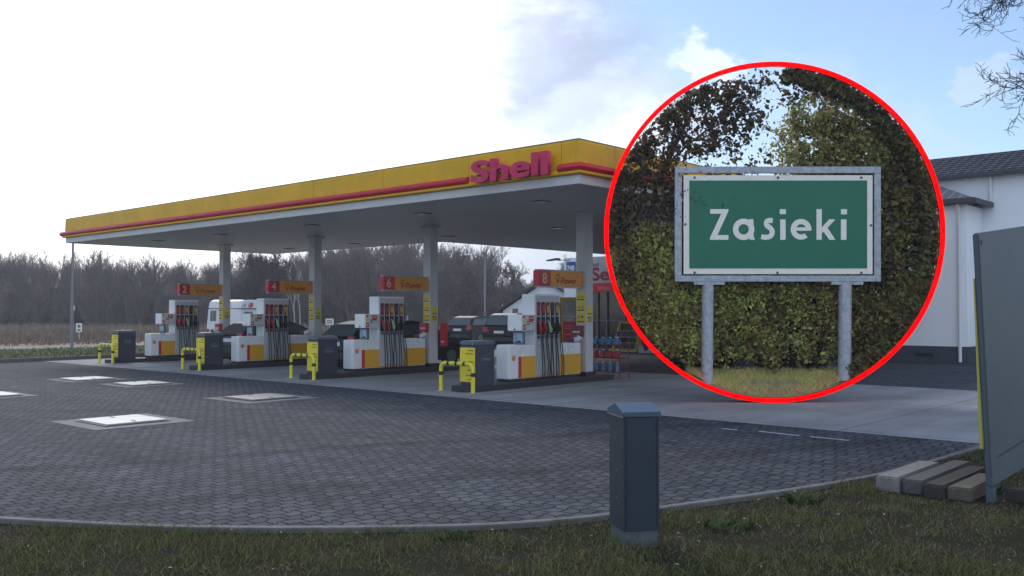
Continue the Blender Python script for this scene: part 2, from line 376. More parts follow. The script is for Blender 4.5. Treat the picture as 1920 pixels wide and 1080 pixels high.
# lawn in front
lawn_pts = [(p.x+.08, p.y-.04) for p in KC] + [(25, 30), (25, -20), (-30, -20)]
sheet('lawn_ground', lawn_pts[::-1], -.02, soil)
# far verge, kerb and road on the left
VK = [Vector(p) for p in [(-33, -30), (-33.05, 0), (-33.1, 11.5), (-33.35, 13.4), (-33.7, 15.5), (-34.6, 17.6), (-36.5, 20), (-40, 23), (-48, 28)]]
ve = ribbon('verge', VK, [-.1, -.1, 0.0, 0.0][::-1], [.0, .12, .12, .0][::-1], kerb_m); struct(ve); ve.name = 'verge_kerb'
sheet('verge', [(-33.2, -30), (-33.2, 11.5), (-33.45, 13.4), (-33.8, 15.5), (-34.7, 17.6), (-36.6, 20), (-40, 23.1), (-46, 26.5), (-42.6, 21), (-41.4, 17.5), (-42.4, 13), (-43.5, 0), (-44, -30)], .10, verge_m)
sheet('far_road', [(-43.5, -60), (-42.9, 0), (-42.3, 13), (-41.3, 17.6), (-42.5, 21), (-47, 27.5), (-60, 36), (-60, 40), (-50, 33), (-47, 26), (-46, 20.5), (-46.9, 16), (-48, 0), (-49, -60)], .0, asphalt)

# ------------------------------------------------------------------ lawn grass
rng = np.random.default_rng(7); random.seed(7)
def vnoise(x, y, s, seed=0):
    def hsh(i, j): 
        n = np.sin(i*127.1+j*311.7+seed*74.7)*43758.5453
        return n-np.floor(n)
    x = x*s; y = y*s; i = np.floor(x); j = np.floor(y); u = x-i; v = y-j; u = u*u*(3-2*u); v = v*v*(3-2*v)
    return (hsh(i, j)*(1-u)+hsh(i+1, j)*u)*(1-v)+(hsh(i, j+1)*(1-u)+hsh(i+1, j+1)*u)*v
kx = np.array([p.x for p in KC]); ky = np.array([p.y for p in KC])
def lawn_mask(x, y, marg=.035):
    # signed side of kerb: lawn lies to the right/below of the curve
    yk = np.interp(x, kx[kx < -3.6], ky[kx < -3.6])
    xk = np.interp(y, ky, kx)
    return (x > xk+marg) & ((y < yk-marg*.8) | (x > -4.5))
def blades(name, x, y, h, wd, m, lean=.5, z0=-.015, seed=3):
    r = np.random.default_rng(seed); n = len(x)
    a = r.uniform(0, 2*np.pi, n); la = r.uniform(0, 2*np.pi, n); ln = r.uniform(.15, 1.0, n)*lean*h
    dx = np.cos(a)*wd/2; dy = np.sin(a)*wd/2
    lx = np.cos(la)*ln; ly = np.sin(la)*ln
    z = np.full(n, z0)
    v = np.stack([np.stack([x-dx, y-dy, z], 1), np.stack([x+dx, y+dy, z], 1),
                  np.stack([x+dx*.7+lx*.45, y+dy*.7+ly*.45, z+h*.62], 1), np.stack([x-dx*.7+lx*.45, y-dy*.7+ly*.45, z+h*.62], 1),
                  np.stack([x+lx*1.3+dx*.1, y+ly*1.3+dy*.1, z+h], 1), np.stack([x+lx*1.3-dx*.1, y+ly*1.3-dy*.1, z+h], 1)], 1).reshape(-1, 3)
    o = np.arange(n)[:, None]*6
    f = np.concatenate([o+np.array([[0, 1, 2, 3]]), o+np.array([[3, 2, 4, 5]])], 0)
    return rawmesh(name, v, f, m)
def camspace(x, y):
    d = x*Fh.x + y*Fh.y; l = x*Rv.x+y*Rv.y; return l, d
NB = 620000
x = rng.uniform(-12, 4.5, NB); y = rng.uniform(-2, 14, NB)
l, d = camspace(x, y)
ok = lawn_mask(x, y) & (d > 5.2) & (d < 13) & (np.abs(l/d) < .68)
x = x[ok]; y = y[ok]
ns = vnoise(x, y, 1.1)*.5+vnoise(x, y, 3.7, 2)*.5
keep = rng.uniform(0, 1, len(x)) < np.clip((ns-.18)*2.0, .08, 1)
x = x[keep]; y = y[keep]; ns = ns[keep]
gm_green = M_leaf('grass_blades_green', (.090, .120, .040), (.12, .12, .055), .6, .38, nscale=1.2)
gm_dry = M_leaf('grass_blades_dry', (.28, .25, .17), (.13, .115, .075), .6, .35, nscale=1.2)
grn = rng.uniform(0, 1, len(x)) < np.clip(.1+ns*1.15, .05, .92)
hgt = rng.uniform(.015, .058, len(x))*(.25+ns*1.35)
tag(blades('grass', x[grn], y[grn], hgt[grn]*1.1, rng.uniform(.003, .008, grn.sum()), gm_green, 1.0), kind='stuff')
tag(blades('dry_grass', x[~grn], y[~grn], hgt[~grn]*.8, rng.uniform(.002, .006, (~grn).sum()), gm_dry, 2.4, seed=5), kind='stuff')
# leafy weeds along the kerb
def weed(px, py, r, h, n, seed, label):
    c = G(px, py); rr = np.random.default_rng(seed)
    a = rr.uniform(0, 2*np.pi, n); q = np.sqrt(rr.uniform(0, 1, n))*r
    o = blades('weed', c.x+np.cos(a)*q, c.y+np.sin(a)*q, rr.uniform(.5, 1, n)*h, rr.uniform(.008, .018, n), mat('weed_leaf', (.055, .085, .025), .7, island=.3), 1.3, seed=seed)
    return tag(o, label, 'weed', 'weeds in the lawn edge')
weed(850, 1003, .16, .05, 160, 1, 'low bright green weed in the lawn left of the metal cabinet')
weed(1368, 985, .20, .06, 200, 2, 'spreading green weed right of the metal cabinet')
weed(1508, 938, .16, .09, 160, 4, 'taller green weed tuft beside the kerb nearer the stacked kerbstones')
r = np.random.default_rng(44); n = 1500; fx_ = r.uniform(-10, 4, n); fy_ = r.uniform(0, 12, n); l_, d_ = camspace(fx_, fy_); ok_ = lawn_mask(fx_, fy_) & (d_ > 5.2) & (np.abs(l_/d_) < .66)
fx_ = fx_[ok_]; fy_ = fy_[ok_]; n = len(fx_); a_ = r.uniform(0, 6.28, n); sz = r.uniform(.006, .018, n); zz_ = r.uniform(.0, .03, n)
c_ = np.stack([fx_, fy_, zz_], 1); u_ = np.stack([np.cos(a_), np.sin(a_), r.uniform(-.4, .4, n)], 1)*sz[:, None]; v_ = np.stack([-np.sin(a_), np.cos(a_), r.uniform(-.4, .4, n)], 1)*sz[:, None]*.6
tag(rawmesh('fallen_leaves', np.stack([c_-u_, c_+v_, c_+u_, c_-v_], 1).reshape(-1, 3), np.arange(n*4).reshape(-1, 4), mat('dead_leaf', (.38, .31, .20), .8, island=.5)), kind='stuff')
# dry field grass far left
def field_grass():
    r = np.random.default_rng(11); n = 60000
    d = 47+(r.uniform(0, 1, n)**1.3)*75; l = r.uniform(-.62, .12, n)*d
    x = Fh.x*d+Rv.x*l; y = Fh.y*d+Rv.y*l
    k = vnoise(x, y, .12)*.6+vnoise(x, y, .6, 3)*.4
    keep = (r.uniform(0, 1, n) < k*1.3) & ((x < -50) | (d > 62))
    x = x[keep]; y = y[keep]; k = k[keep]; d = d[keep]
    h = r.uniform(.2, .65, len(x))*(.4+k)
    return blades('dry_field_grass', x, y, h, r.uniform(.03, .10, len(x)), mat('field_grass', (.24, .185, .135), .9, col2=(.15, .12, .09), nscale=.2, island=.3), .5, z0=-.07, seed=9)
tag(field_grass(), kind='stuff')
# short green tufts on the verge
r = np.random.default_rng(12); n = 16000
x = r.uniform(-47, -33.3, n); y = r.uniform(4, 24, n)
okv = (x < -33.35-np.clip(y-13, 0, 99)*.22) & (x > -42.3)
tag(blades('verge_grass', x[okv], y[okv], r.uniform(.03, .08, okv.sum()), r.uniform(.012, .03, okv.sum()), mat('verge_blades', (.07, .095, .035), .8, island=.3), .8, z0=.1), kind='stuff')

# ================================================================== BARE TREES
def bare_tree(seed, height, spread=.5, levels=5, trunk_r=None, lean=0.0, low=.25, kids=3, twig=.012, upb=.22):
    """returns (verts, faces, trunk_faces_count) of a leafless tree of tapered three-sided branches"""
    rr = random.Random(seed); V = []; Fc = []; T = []
    def seg(p, q, r0, r1, into):
        t = (q-p)
        if t.length < 1e-4: return
        t = t.normalized(); a = t.cross(Vector((.31, .17, .93)));
        if a.length < .05: a = t.cross(Vector((1, 0, 0)))
        a.normalize(); b = t.cross(a); o = len(V); n = 3 if r0 < .05 else 6
        for P, rad in ((p, r0), (q, r1)):
            for j in range(n): V.append(P+a*math.cos(2*math.pi*j/n)*rad+b*math.sin(2*math.pi*j/n)*rad)
        for j in range(n): into.append((o+j, o+(j+1) % n, o+n+(j+1) % n, o+n+j))
    def grow(p, d, ln, rad, lev):
        steps = 4 if lev < 2 else 3
        q = p; r0 = rad
        for s_ in range(steps):
            d2 = (d + Vector((rr.uniform(-1, 1), rr.uniform(-1, 1), rr.uniform(-.6, .9)))*(.13+.05*lev)).normalized()
            e = q + d2*ln/steps; r1 = max(r0*(.80 if lev else .86), twig*.45)
            seg(q, e, r0, r1, T if lev == 0 else Fc)
            if lev < levels and (lev > 0 or (s_+1)/steps > low):
                for _ in range(kids if lev else kids+1):
                    if rr.random() < .78:
                        ang = rr.uniform(.45, 1.0)*(spread*2)
                        az = rr.uniform(0, 2*math.pi)
                        pr = d2.cross(Vector((math.cos(az), math.sin(az), .3))).normalized()
                        nd = (d2*math.cos(ang)+pr*math.sin(ang)+Vector((0, 0, upb))).normalized()
                        st = q.lerp(e, rr.random())
                        grow(st, nd, ln*rr.uniform(.45, .68)*(1 if lev else .85), max(r1*rr.uniform(.38, .6), twig*.8), lev+1)
            q = e; r0 = r1; d = d2
    tr = trunk_r or height*.018
    grow(Vector((0, 0, 0)), Vector((lean, 0, 1)).normalized(), height*.78, tr, 0)
    k_ = height/max(v.z for v in V); V = [v*k_ for v in V]
    return V, T, Fc
def tri_tree_object(name, label, seed, loc, height, m=None, group=None, **k):
    V, T, Fc = bare_tree(seed, height, **k)
    th = thing(name, label, 'tree', loc, 0, group)
    def part(nm, fs):
        used = sorted({i for f in fs for i in f}); mp_ = {u: i for i, u in enumerate(used)}
        b = MB(); b.add([V[u] for u in used], [tuple(mp_[i] for i in f) for f in fs]); 
        me = bpy.data.meshes.new(nm); me.from_pydata([tuple(q) for q in b.v], [], b.f); me.materials.append(m or bark)
        o = bpy.data.objects.new(nm, me); COL.objects.link(o); o.parent = th
    part('trunk', T); part('crown', Fc)
    return th
# woodland behind the field: one mass of leafless trees
def woodland():
    vs = []; fq = []; off = 0
    protos = []
    for s_ in range(7):
        V, T, Fc = bare_tree(100+s_, 9.5, spread=.40, levels=4, trunk_r=.12, low=.1, kids=2, twig=.026, upb=.6)
        A = np.array([tuple(v) for v in V], np.float32)
        quads = np.array([f for f in T+Fc], np.int32)
        protos.append((A, quads))
    brush = []
    for s_ in range(4):
        V, T, Fc = bare_tree(200+s_, 3.6, spread=.4, levels=3, trunk_r=.05, low=.0, kids=3, twig=.03, upb=.8)
        brush.append((np.array([tuple(v) for v in V], np.float32), np.array(T+Fc, np.int32)))
    rr = np.random.default_rng(21)
    def put(P, l, d, sc, scz):
        nonlocal off
        A, q = P; a = rr.uniform(0, 6.28); ca, sa = math.cos(a), math.sin(a)
        X = (A[:, 0]*ca-A[:, 1]*sa)*sc; Y = (A[:, 0]*sa+A[:, 1]*ca)*sc; Z = A[:, 2]*scz
        x0 = Fh.x*d+Rv.x*l; y0 = Fh.y*d+Rv.y*l
        vs.append(np.stack([X+x0, Y+y0, Z-.1], 1)); fq.append(q+off); off += len(A)
    for row, (d0, n) in enumerate(((104, 90), (110, 90), (117, 90), (125, 80), (134, 60))):
        for i in range(n):
            u = -.66 + (i+rr.uniform(-.4, .4))/n*(.80)
            px = 960+u*F
            top = 8.0 + .5*math.sin(px*.011)+.5*math.sin(px*.027+1) + rr.uniform(-.9, .9) + (d0-104)*.035
            if 180 < px < 290: top -= 1.0
            if px > 560: top += 1.6
            if px > 915: top = 5.3+rr.uniform(-.6, .6)
            d = d0+rr.uniform(-3, 3); sc = top/9.5
            put(protos[rr.integers(0, 7)], u*d, d, sc*1.05, sc)
    for i in range(760):
        d = rr.uniform(99, 112); u = rr.uniform(-.66, .14); s_ = rr.uniform(.7, 1.5)
        put(brush[rr.integers(0, 4)], u*d, d, s_*1.3, s_)
    return rawmesh('bare_woodland', np.concatenate(vs), np.concatenate(fq), bark_far)
tag(woodland(), kind='stuff')

# ================================================================== CANOPY
cx0, cx1, cy0, cy1, cz = -33.65, -10.72, 13.80, 22.35, 4.13
can = thing('filling_station_canopy', 'large flat yellow and red forecourt canopy on square pale columns above the pumps', 'canopy', (-21.6, 18.3, 0))
O = Vector((-21.6, 18.3, 0))
def P_(b_name, mb, m, parent=can, bevel=0.0, **k):
    mb.v = [tuple(Vector(q)-O) for q in mb.v]; return mb.build(b_name, m, parent, bevel, **k)
ex0 = -23.2; ey1 = 33.0
# soffit of narrow metal strips (each strip a shallow tray)
b = MB()
b.hexa([(cx0+.12, cy0+.12, cz), (cx1-.12, cy0+.12, cz), (cx1-.12, ey1, cz), (ex0, ey1, cz), (ex0, cy1-.12, cz), (cx0+.12, cy1-.12, cz)],
       [(cx0+.12, cy0+.12, cz+.1), (cx1-.12, cy0+.12, cz+.1), (cx1-.12, ey1, cz+.1), (ex0, ey1, cz+.1), (ex0, cy1-.12, cz+.1), (cx0+.12, cy1-.12, cz+.1)])
# soffit material with fine joints
sm = mat('soffit_strips', (.56, .555, .55), .5, noise=.06, nscale=.5)
def add_lines(mt, axis, pitch, width, strength=.5):
    t = mt.node_tree; bs = t.nodes['Principled BSDF']; g = t.nodes.new('ShaderNodeTexCoord'); sp = t.nodes.new('ShaderNodeSeparateXYZ'); t.links.new(g.outputs['Object'], sp.inputs[0])
    pp = t.nodes.new('ShaderNodeMath'); pp.operation = 'PINGPONG'; pp.inputs[1].default_value = pitch/2; t.links.new(sp.outputs[axis], pp.inputs[0])
    lt = t.nodes.new('ShaderNodeMapRange'); lt.inputs['From Min'].default_value = 0; lt.inputs['From Max'].default_value = width; t.links.new(pp.outputs[0], lt.inputs['Value'])
    bp = t.nodes.new('ShaderNodeBump'); bp.inputs['Strength'].default_value = strength; bp.inputs['Distance'].default_value = .01; t.links.new(lt.outputs[0], bp.inputs['Height']); t.links.new(bp.outputs[0], bs.inputs['Normal'])
    mx_ = t.nodes.new('ShaderNodeMix'); mx_.data_type = 'RGBA'; src = bs.inputs['Base Color'].links[0].from_socket
    mx_.inputs[6].default_value = (.16, .16, .17, 1); t.links.new(src, mx_.inputs[7]); t.links.new(lt.outputs[0], mx_.inputs[0]); t.links.new(mx_.outputs[2], bs.inputs['Base Color'])
add_lines(sm, 1, .30, .012)
P_('soffit', b, sm)
b = MB(); b.box((cx0+.15, cy0+.15, 4.84), (cx1-.15, cy1-.15, 4.90)); P_('roof_deck', b, mat('roof_deck', (.25, .25, .25), .9))
# pale trim below the fascia
b = MB(); zt = 4.29
for a_, c_ in (((cx0+.02, cy0+.02, cz-.02), (cx1-.02, cy0+.13, zt)), ((cx1-.13, cy0+.135, cz-.02), (cx1-.02, ey1, zt)), ((cx0+.02, cy0+.135, cz-.02), (cx0+.13, cy1-.02, zt)), ((cx0+.135, cy1-.13, cz-.02), (ex0-.135, cy1-.02, zt)), ((ex0-.13, cy1-.125, cz-.02), (ex0-.02, ey1, zt))):
    b.box(a_, c_)
P_('trim', b, trimw, bevel=.006, seg=1)
# fascia profile: (outward offset, height)
prof = [(-.10, 4.292), (.05, 4.292), (.075, 4.31), (.075, 4.345), (.03, 4.37), (.0, 4.40), (.0, 4.58), (-.01, 4.90), (-.025, 4.95), (-.10, 4.95)]
def sweep(profile, path, closed, m, name, smooth=False, endcap=False):
    b = MB(); n = len(path); k = len(profile); vs = []
    for i, (px_, py_) in enumerate(path):
        p = Vector((px_, py_))
        pa = Vector(path[i-1]) if (i or closed) else None; pb = Vector(path[(i+1) % n]) if (i < n-1 or closed) else None
        ds = []
        if pa is not None: ds.append((p-pa).normalized())
        if pb is not None: ds.append((pb-p).normalized())
        ns_ = [Vector((d.y, -d.x)) for d in ds]
        nv = sum(ns_, Vector((0, 0))); nv = nv/nv.length; sc = 1/max(.3, nv.dot(ns_[0]))
        for o_, z_ in profile: vs.append((p.x+nv.x*o_*sc, p.y+nv.y*o_*sc, z_))
    fs = []
    for i in range(n if closed else n-1):
        j = (i+1) % n
        for q in range(k-1): fs.append((i*k+q, j*k+q, j*k+q+1, i*k+q+1))
    b.add(vs, fs, smooth)
    if endcap: b.add(vs[:k], [tuple(range(k))]); b.add(vs[-k:], [tuple(range(k))])
    return b
path = [(cx0, cy0), (cx1, cy0), (cx1, ey1), (ex0, ey1), (ex0, cy1), (cx0, cy1)]
# each fascia panel is its own part
def panels(p0, p1, n, first=None, corner0=False, corner1=False):
    p0 = Vector(p0); p1 = Vector(p1); cuts = first or [i/n for i in range(n+1)]
    for i in range(len(cuts)-1):
        a_ = p0.lerp(p1, cuts[i]); c_ = p0.lerp(p1, cuts[i+1]); d = (p1-p0).normalized()*.006
        a2, c2 = a_+d, c_-d
        pts = [tuple(a2), tuple(c2)]
        bb = sweep(prof, pts, False, None, '', False, True)
        P_('fascia_panel', bb, fascia_y)
W = cx1-cx0
cutsx = [0.006] + [1-((cx1-xx)/W) for xx in (-32.2, -29.6, -27.0, -24.35, -21.7, -19.05, -16.4, -13.65, -11.15)] + [.9965]
panels((cx0, cy0), (cx1, cy0), 0, cutsx)
panels((cx1, cy0), (cx1, ey1), 7, [.004, .06, .2, .34, .48, .62, .76, .9, 1])
panels((ex0, cy1), (cx0, cy1), 4, [.002, .25, .5, .75, .992]); panels((cx0, cy1), (cx0, cy0), 4, [.008, .25, .5, .75, .992])
for c_, (sx, sy) in (((cx0, cy0), (-1, -1)), ((cx1, cy0), (1, -1)), ((cx0, cy1), (-1, 1))):   # mitred corner pieces
    e = .115 if c_[0] == cx0 else .08
    pa = (c_[0], c_[1]-sy*e) if sx*sy > 0 else (c_[0]-sx*e, c_[1]); pb = (c_[0]-sx*e, c_[1]) if sx*sy > 0 else (c_[0], c_[1]-sy*e)
    P_('fascia_corner', sweep(prof, [pa, c_, pb], False, None, '', False, True), fascia_y)
b = sweep([(-.11, 4.952), (-.02, 4.952), (-.015, 4.968), (-.11, 4.968)], [(cx0, cy1), (cx0, cy0), (cx1, cy0), (cx1, ey1)], False, None, ''); P_('top_flashing', b, mat('flashing', (.15, .13, .1), .5))
# red half-round light bar
tp = [(.0+.115*math.cos(a)*1.0, 4.43+.085*math.sin(a)) for a in [R(q) for q in range(-90, 91, 18)]]
tp = [(-.0, 4.345)]+tp+[(-.0, 4.515)]
P_('light_bar', sweep(tp, [(cx0-.20, cy0), (-13.62, cy0)], False, None, '', True, True), red_tube)
P_('light_bar', sweep(tp, [(-11.18, cy0), (cx1, cy0), (cx1, ey1)], False, None, '', True, True), red_tube)
P_('light_bar', sweep(tp, [(cx0, cy1), (cx0, cy0+.12)], False, None, '', True, True), red_tube)
# raised letters
def letters(body, x0, width, z0, size, dep, m, y):
    return text('sign_letters', body, size, m, can, Vector((x0, y, z0))-O, '-y', dep, bold=size*.032, width=width)
letters('Shell', -13.38, 2.06, 4.345, .60, .10, pinkred, cy0-.17)
b = MB()
b.box((-13.3, cy0-.118, 4.47), (-11.4, cy0-.08, 4.51))
P_('letter_rail', b, darkgrey)
# round soffit lamps
lampm = mat('lamp_glass', (.35, .35, .33), .2)
for xx in (-13.2, -17.0, -21.6, -26.4, -30.4):
    for yy in (15.6, 20.9):
        b = MB(); b.box((xx-.17, yy-.17, cz-.018), (xx+.17, yy+.17, cz-.002)); b.m = 1; b.box((xx-.13, yy-.13, cz-.024), (xx+.13, yy+.13, cz-.019))
        P_('soffit_lamp', b, [lidgrey, lampm])
ISL = [-30.2, -24.75, -19.3, -13.8]; NUM = ['2', '4', '6', '8']
ORD = {'2': 'farthest', '4': 'second farthest', '6': 'second nearest', '8': 'nearest'}
notice_w = mat('notice_white', (.62, .60, .50), .5)
ink = mat('print_ink', (.03, .025, .025), .6)
orange_ink = mat('orange_ink', (.62, .22, .05), .6)
for X, nme in zip(ISL, NUM):
    x1 = X+.05; x0 = x1-.30; ya, yb = 17.95, 18.24
    b = MB(); b.box((x0, ya, .14), (x1, yb, cz+.01)); c = P_('column', b, col_m, can, .008, seg=2)
    b = MB(); b.box((x0-.06, ya-.06, cz-.06), (x1+.06, yb+.06, cz-.003)); P_('collar', b, trimw, c, 0)
    b = MB(); b.box((x0-.03, ya-.03, .12), (x1+.03, yb+.03, .24)); P_('base_trim', b, plinth_m, c, 0)
    # tall notice facing the road, square notice facing the drive
    for k_, (z0, z1) in enumerate(((1.42, 1.68), (1.70, 1.94), (1.96, 2.16))):
        b = MB(); b.box((x0+.02, ya-.008, z0), (x1-.02, ya-.001, z1)); b.m = 1; b.box((x0+.05, ya-.010, z0+.02), (x1-.05, ya-.0085, z0+.045))
        b.m = 1
        if k_ == 0:
            for q in (0, .10): b.disc((x0+.10+q, ya-.0085, z0+.15), (0, -1, 0), .04 if not q else .028, .003, 12)
            b.m = 2; b.disc((x0+.10, ya-.0118, z0+.15), (0, -1, 0), .028, .002, 12)
        else:
            b.m = 3
            for q in (0, .10):
                b.quad((x0+.06+q, ya-.010, z0+.075), (x0+.14+q, ya-.010, z0+.075), (x0+.10+q, ya-.010, z0+.16))
        P_('warning_notice', b, [board_y, ink, notice_w, orange_ink], c)
    b = MB(); b.box((x1+.001, 17.99, 1.44), (x1+.008, 18.20, 1.60)); b.box((x1+.001, 17.99, 1.62), (x1+.008, 18.20, 1.82)); b.m = 1
    b.box((x1+.0085, 18.01, 1.455), (x1+.011, 18.18, 1.475)); b.box((x1+.0085, 18.01, 1.635), (x1+.011, 18.18, 1.655)); b.disc((x1+.0085, 18.05, 1.54), (1, 0, 0), .03, .003, 12); b.disc((x1+.0085, 18.14, 1.535), (1, 0, 0), .04, .003, 12); b.m = 2; b.disc((x1+.012, 18.14, 1.535), (1, 0, 0), .022, .002, 12)
    P_('square_notice', b, [board_y, ink, notice_w], c)
    # drain pipe fixing and bolts
# ================================================================== PUMP ISLANDS
pump_poster_m = mat('sea_picture', (.10, .19, .30), .35, col2=(.45, .55, .62), nscale=9)
def make_island():
    t = thing('pump_island', 'x', 'kerb', (0, 0, 0), 0, 'raised islands carrying the pumps')
    b = MB(); pts = []
    for a in range(180, 361, 15): pts.append((.0+.33*math.cos(R(a))-.19, 14.02+.18*math.sin(R(a))))
    pts += [(.14, 18.95), (.06, 19.1), (-.44, 19.1), (-.52, 18.95)]
    b.prism(pts, 'z', -.02, .12); b.build('kerb_body', plinth_m, t, .015)
    b = MB(); b.box((-.42, 14.2, .12), (.06, 18.9, .128)); b.build('top_slab', mat('island_top', (.09, .09, .10), .8, noise=.2), t)
    return t
pecten_y = mat('emblem_yellow', (.80, .50, .03), .4)
def emblem(b, c, r, ax='x'):
    """scallop emblem: fan of ribs in yellow on a red disc"""
    cx, cy, cz_ = c
    b.m = 0; b.disc(c, (1, 0, 0), r, .004, 20)
    b.m = 1
    pts = []
    for k in range(13):
        a = R(-25+k*(230/12)); rr_ = r*(.80 if k % 2 else .86)
        pts.append((cy+rr_*math.cos(a), cz_+rr_*math.sin(a)*.95+.004))
    pts += [(cy-r*.35, cz_-r*.62), (cy+r*.35, cz_-r*.62)]
    b.hexa([(cx+.0045, u, v) for u, v in pts], [(cx+.008, u, v) for u, v in pts])
    b.m = 0
    for k in range(5):
        a = R(50+k*20); b.tube([(cx+.009, cy, cz_-r*.55), (cx+.009, cy+r*.75*math.cos(a), cz_+r*.75*math.sin(a))], r*.03, 4)
def make_pump():
    t = thing('fuel_pump', 'x', 'fuel pump', (0, 0, 0), 0, 'fuel pumps under the canopy')
    xb, xf = -.40, 0.0
    b = MB(); b.prism([(xb+.03, 15.23), (xf-.05, 15.23), (xf, 15.27), (xf, 17.81), (xb, 17.81), (xb, 15.26)], 'z', .20, .95); b.build('cabinet', white, t, .012)
    b = MB(); b.box((xb+.02, 15.27, .128), (xf-.02, 17.79, .199)); b.build('plinth', plinth_m, t)
    for A_ in (((xf+.001, 15.64, .215), (xf+.009, 17.80, .69)), ((xb-.009, 15.64, .215), (xb-.001, 17.80, .69)), ((xb+.0, 17.811, .215), (xf, 17.817, .69))):
        b = MB(); b.box(*A_); b.build('yellow_panel', yellow, t)
    for A_ in (((xf+.001, 15.545, .215), (xf+.010, 15.635, .69)), ((xb-.010, 15.545, .215), (xb-.001, 15.635, .69))):
        b = MB(); b.box(*A_); b.build('red_stripe', red, t)
    b = MB(); emblem(b, (xf+.001, 15.385, .66), .058); b.build('emblem', [red, pecten_y], t)
    b = MB(); b.box((xf+.001, 17.36, .70), (xf+.003, 17.363, .94)); b.box((xf+.001, 15.635, .72), (xf+.0025, 15.638, .94)); b.disc((xf, 15.72, .89), (1, 0, 0), .012, .006, 8); b.disc((xf, 17.5, .87), (1, 0, 0), .012, .006, 8); b.build('lock', darkgrey, t)
    # tower
    b = MB(); b.box((xb, 16.11, .952), (xf, 17.02, 2.10)); tw = b.build('tower', white, t, .012)
    b = MB(); b.box((xf+.001, 16.13, .24), (xf+.012, 17.0, 2.06)); b.build('nozzle_panel', mat('nozzle_panel', (.52, .54, .56), .4), t, .003, seg=1)
    cols = [(.45, .02, .04), (.50, .015, .04), (.70, .38, .03), (.09, .02, .05), (.62, .42, .06)]
    for k in range(5):
        y0 = 16.165+k*.168
        b = MB(); b.box((xf+.013, y0, 1.60), (xf+.018, y0+.115, 1.92)); b.build('grade_label', mat('grade_%d' % k, cols[k], .4), t)
        for A_ in ((.02, 1.84, .095, 1.915), (.03, 1.62, .085, 1.67)):
            b = MB(); b.box((xf+.0185, y0+A_[0], A_[1]), (xf+.021, y0+A_[2], A_[3])); b.build('grade_print', black if k in (0, 1, 3) else darkgrey, t)
        b = MB(); b.box((xf+.013, y0-.005, 1.17), (xf+.020, y0+.12, 1.575)); b.build('nozzle_slot', black, t)
        b = MB()    # nozzle: handle, guard and spout
        b.tube([(xf+.03, y0+.03, 1.50), (xf+.07, y0+.045, 1.42), (xf+.085, y0+.06, 1.33), (xf+.075, y0+.07, 1.22)], [.014, .026, .032, .022], 8)
        b.tube([(xf+.085, y0+.06, 1.36), (xf+.125, y0+.085, 1.30), (xf+.10, y0+.085, 1.22)], .009, 6)
        b.build('nozzle', red if k < 2 else (mat('green_grip', (.35, .62, .42), .4) if k == 2 else black), t)
        b = MB(); b.tube([(xf+.012, y0+.057, 1.115), (xf+.04, y0+.057, 1.115)], .040, 14); b.m = 1; b.tube([(xf+.0405, y0+.057, 1.115), (xf+.044, y0+.057, 1.115)], .026, 12); b.build('hose_guide', [black, mat('guide_grey', (.25, .27, .30), .4)], t)
        b = MB(); ph = .02*math.sin(k*2.1)
        ht = [(xf+.03, y0+.14, 1.90), (xf+.055, y0+.14, 1.6), (xf+.075, y0+.14, 1.1), (xf+.10, y0+.15+ph, .75), (xf+.115, y0+.17+ph, .42), (xf+.11, y0+.165+ph, .25), (xf+.11, y0+.125+ph, .185), (xf+.11, y0+.09+ph, .24), (xf+.115, y0+.085+ph*2, .5), (xf+.10, y0+.08, .85), (xf+.085, y0+.07, 1.2)]
        pts = smooth3(ht, 4); b.tube(pts, .0125, 7); b.build('hose', rubber, t)
    # payment / display box
    b = MB(); b.box((xb-.0, 15.62, 1.265), (xf+.03, 16.105, 1.63)); db = b.build('display_box', white, t, .012)
    b = MB(); b.box((xf+.031, 15.64, 1.28), (xf+.036, 16.09, 1.615)); b.build('display_face', mat('face_grey', (.60, .60, .58), .45), db)
    b = MB(); b.prism([(15.86, 1.60), (16.03, 1.60), (16.03, 1.50), (15.945, 1.45), (15.86, 1.50)], 'x', xf+.037, xf+.041); b.m = 1; b.box((xf+.0415, 15.885, 1.535), (xf+.043, 16.005, 1.56)); b.build('shield_sticker', [red, notice_w], db)
    b = MB(); b.box((xf+.037, 15.655, 1.29), (xf+.041, 15.75, 1.40)); b.box((xf+.037, 15.655, 1.555), (xf+.041, 15.72, 1.61)); b.m = 1; b.box((xf+.0415, 15.675, 1.32), (xf+.043, 15.72, 1.37)); b.m = 2; b.box((xf+.037, 15.655, 1.42), (xf+.041, 15.70, 1.54)); b.build('price_sticker', [red, notice_w, board_y], db)
    for z_ in (1.46, 1.405):
        b = MB(); b.box((xf+.037, 15.79, z_), (xf+.041, 15.89, z_+.025)); b.build('display_window', black, db)
    b = MB(); b.disc((xf+.037, 16.0, 1.44), (1, 0, 0), .014, .004, 8); b.build('button', black, db)
    b = MB(); b.disc((-.18, 15.619, 1.34), (0, -1, 0), .008, .003, 8); b.box((-.21, 15.615, 1.285), (-.15, 15.6195, 1.31)); b.build('key_lock', darkgrey, db)
    # small advertising screen
    b = MB(); b.box((-.34, 15.74, .952), (-.02, 15.80, 1.245)); sc_ = b.build('picture_frame', mat('screen_frame', (.10, .13, .17), .4), t, .004, seg=1)
    b = MB(); b.box((-.31, 15.734, .985), (-.05, 15.739, 1.215)); b.m = 1; b.prism([(-.30, .99), (-.20, 1.03), (-.12, 1.05), (-.06, .99)], 'y', 15.731, 15.7335); b.build('picture', [pump_poster_m, black], sc_)
    # paper towel on top by the column
    b = MB(); b.box((-.32, 17.66, .952), (-.10, 17.80, 1.05)); b.build('towel_holder', darkgrey, t, .01)
    rr_ = random.Random(4); b = MB()
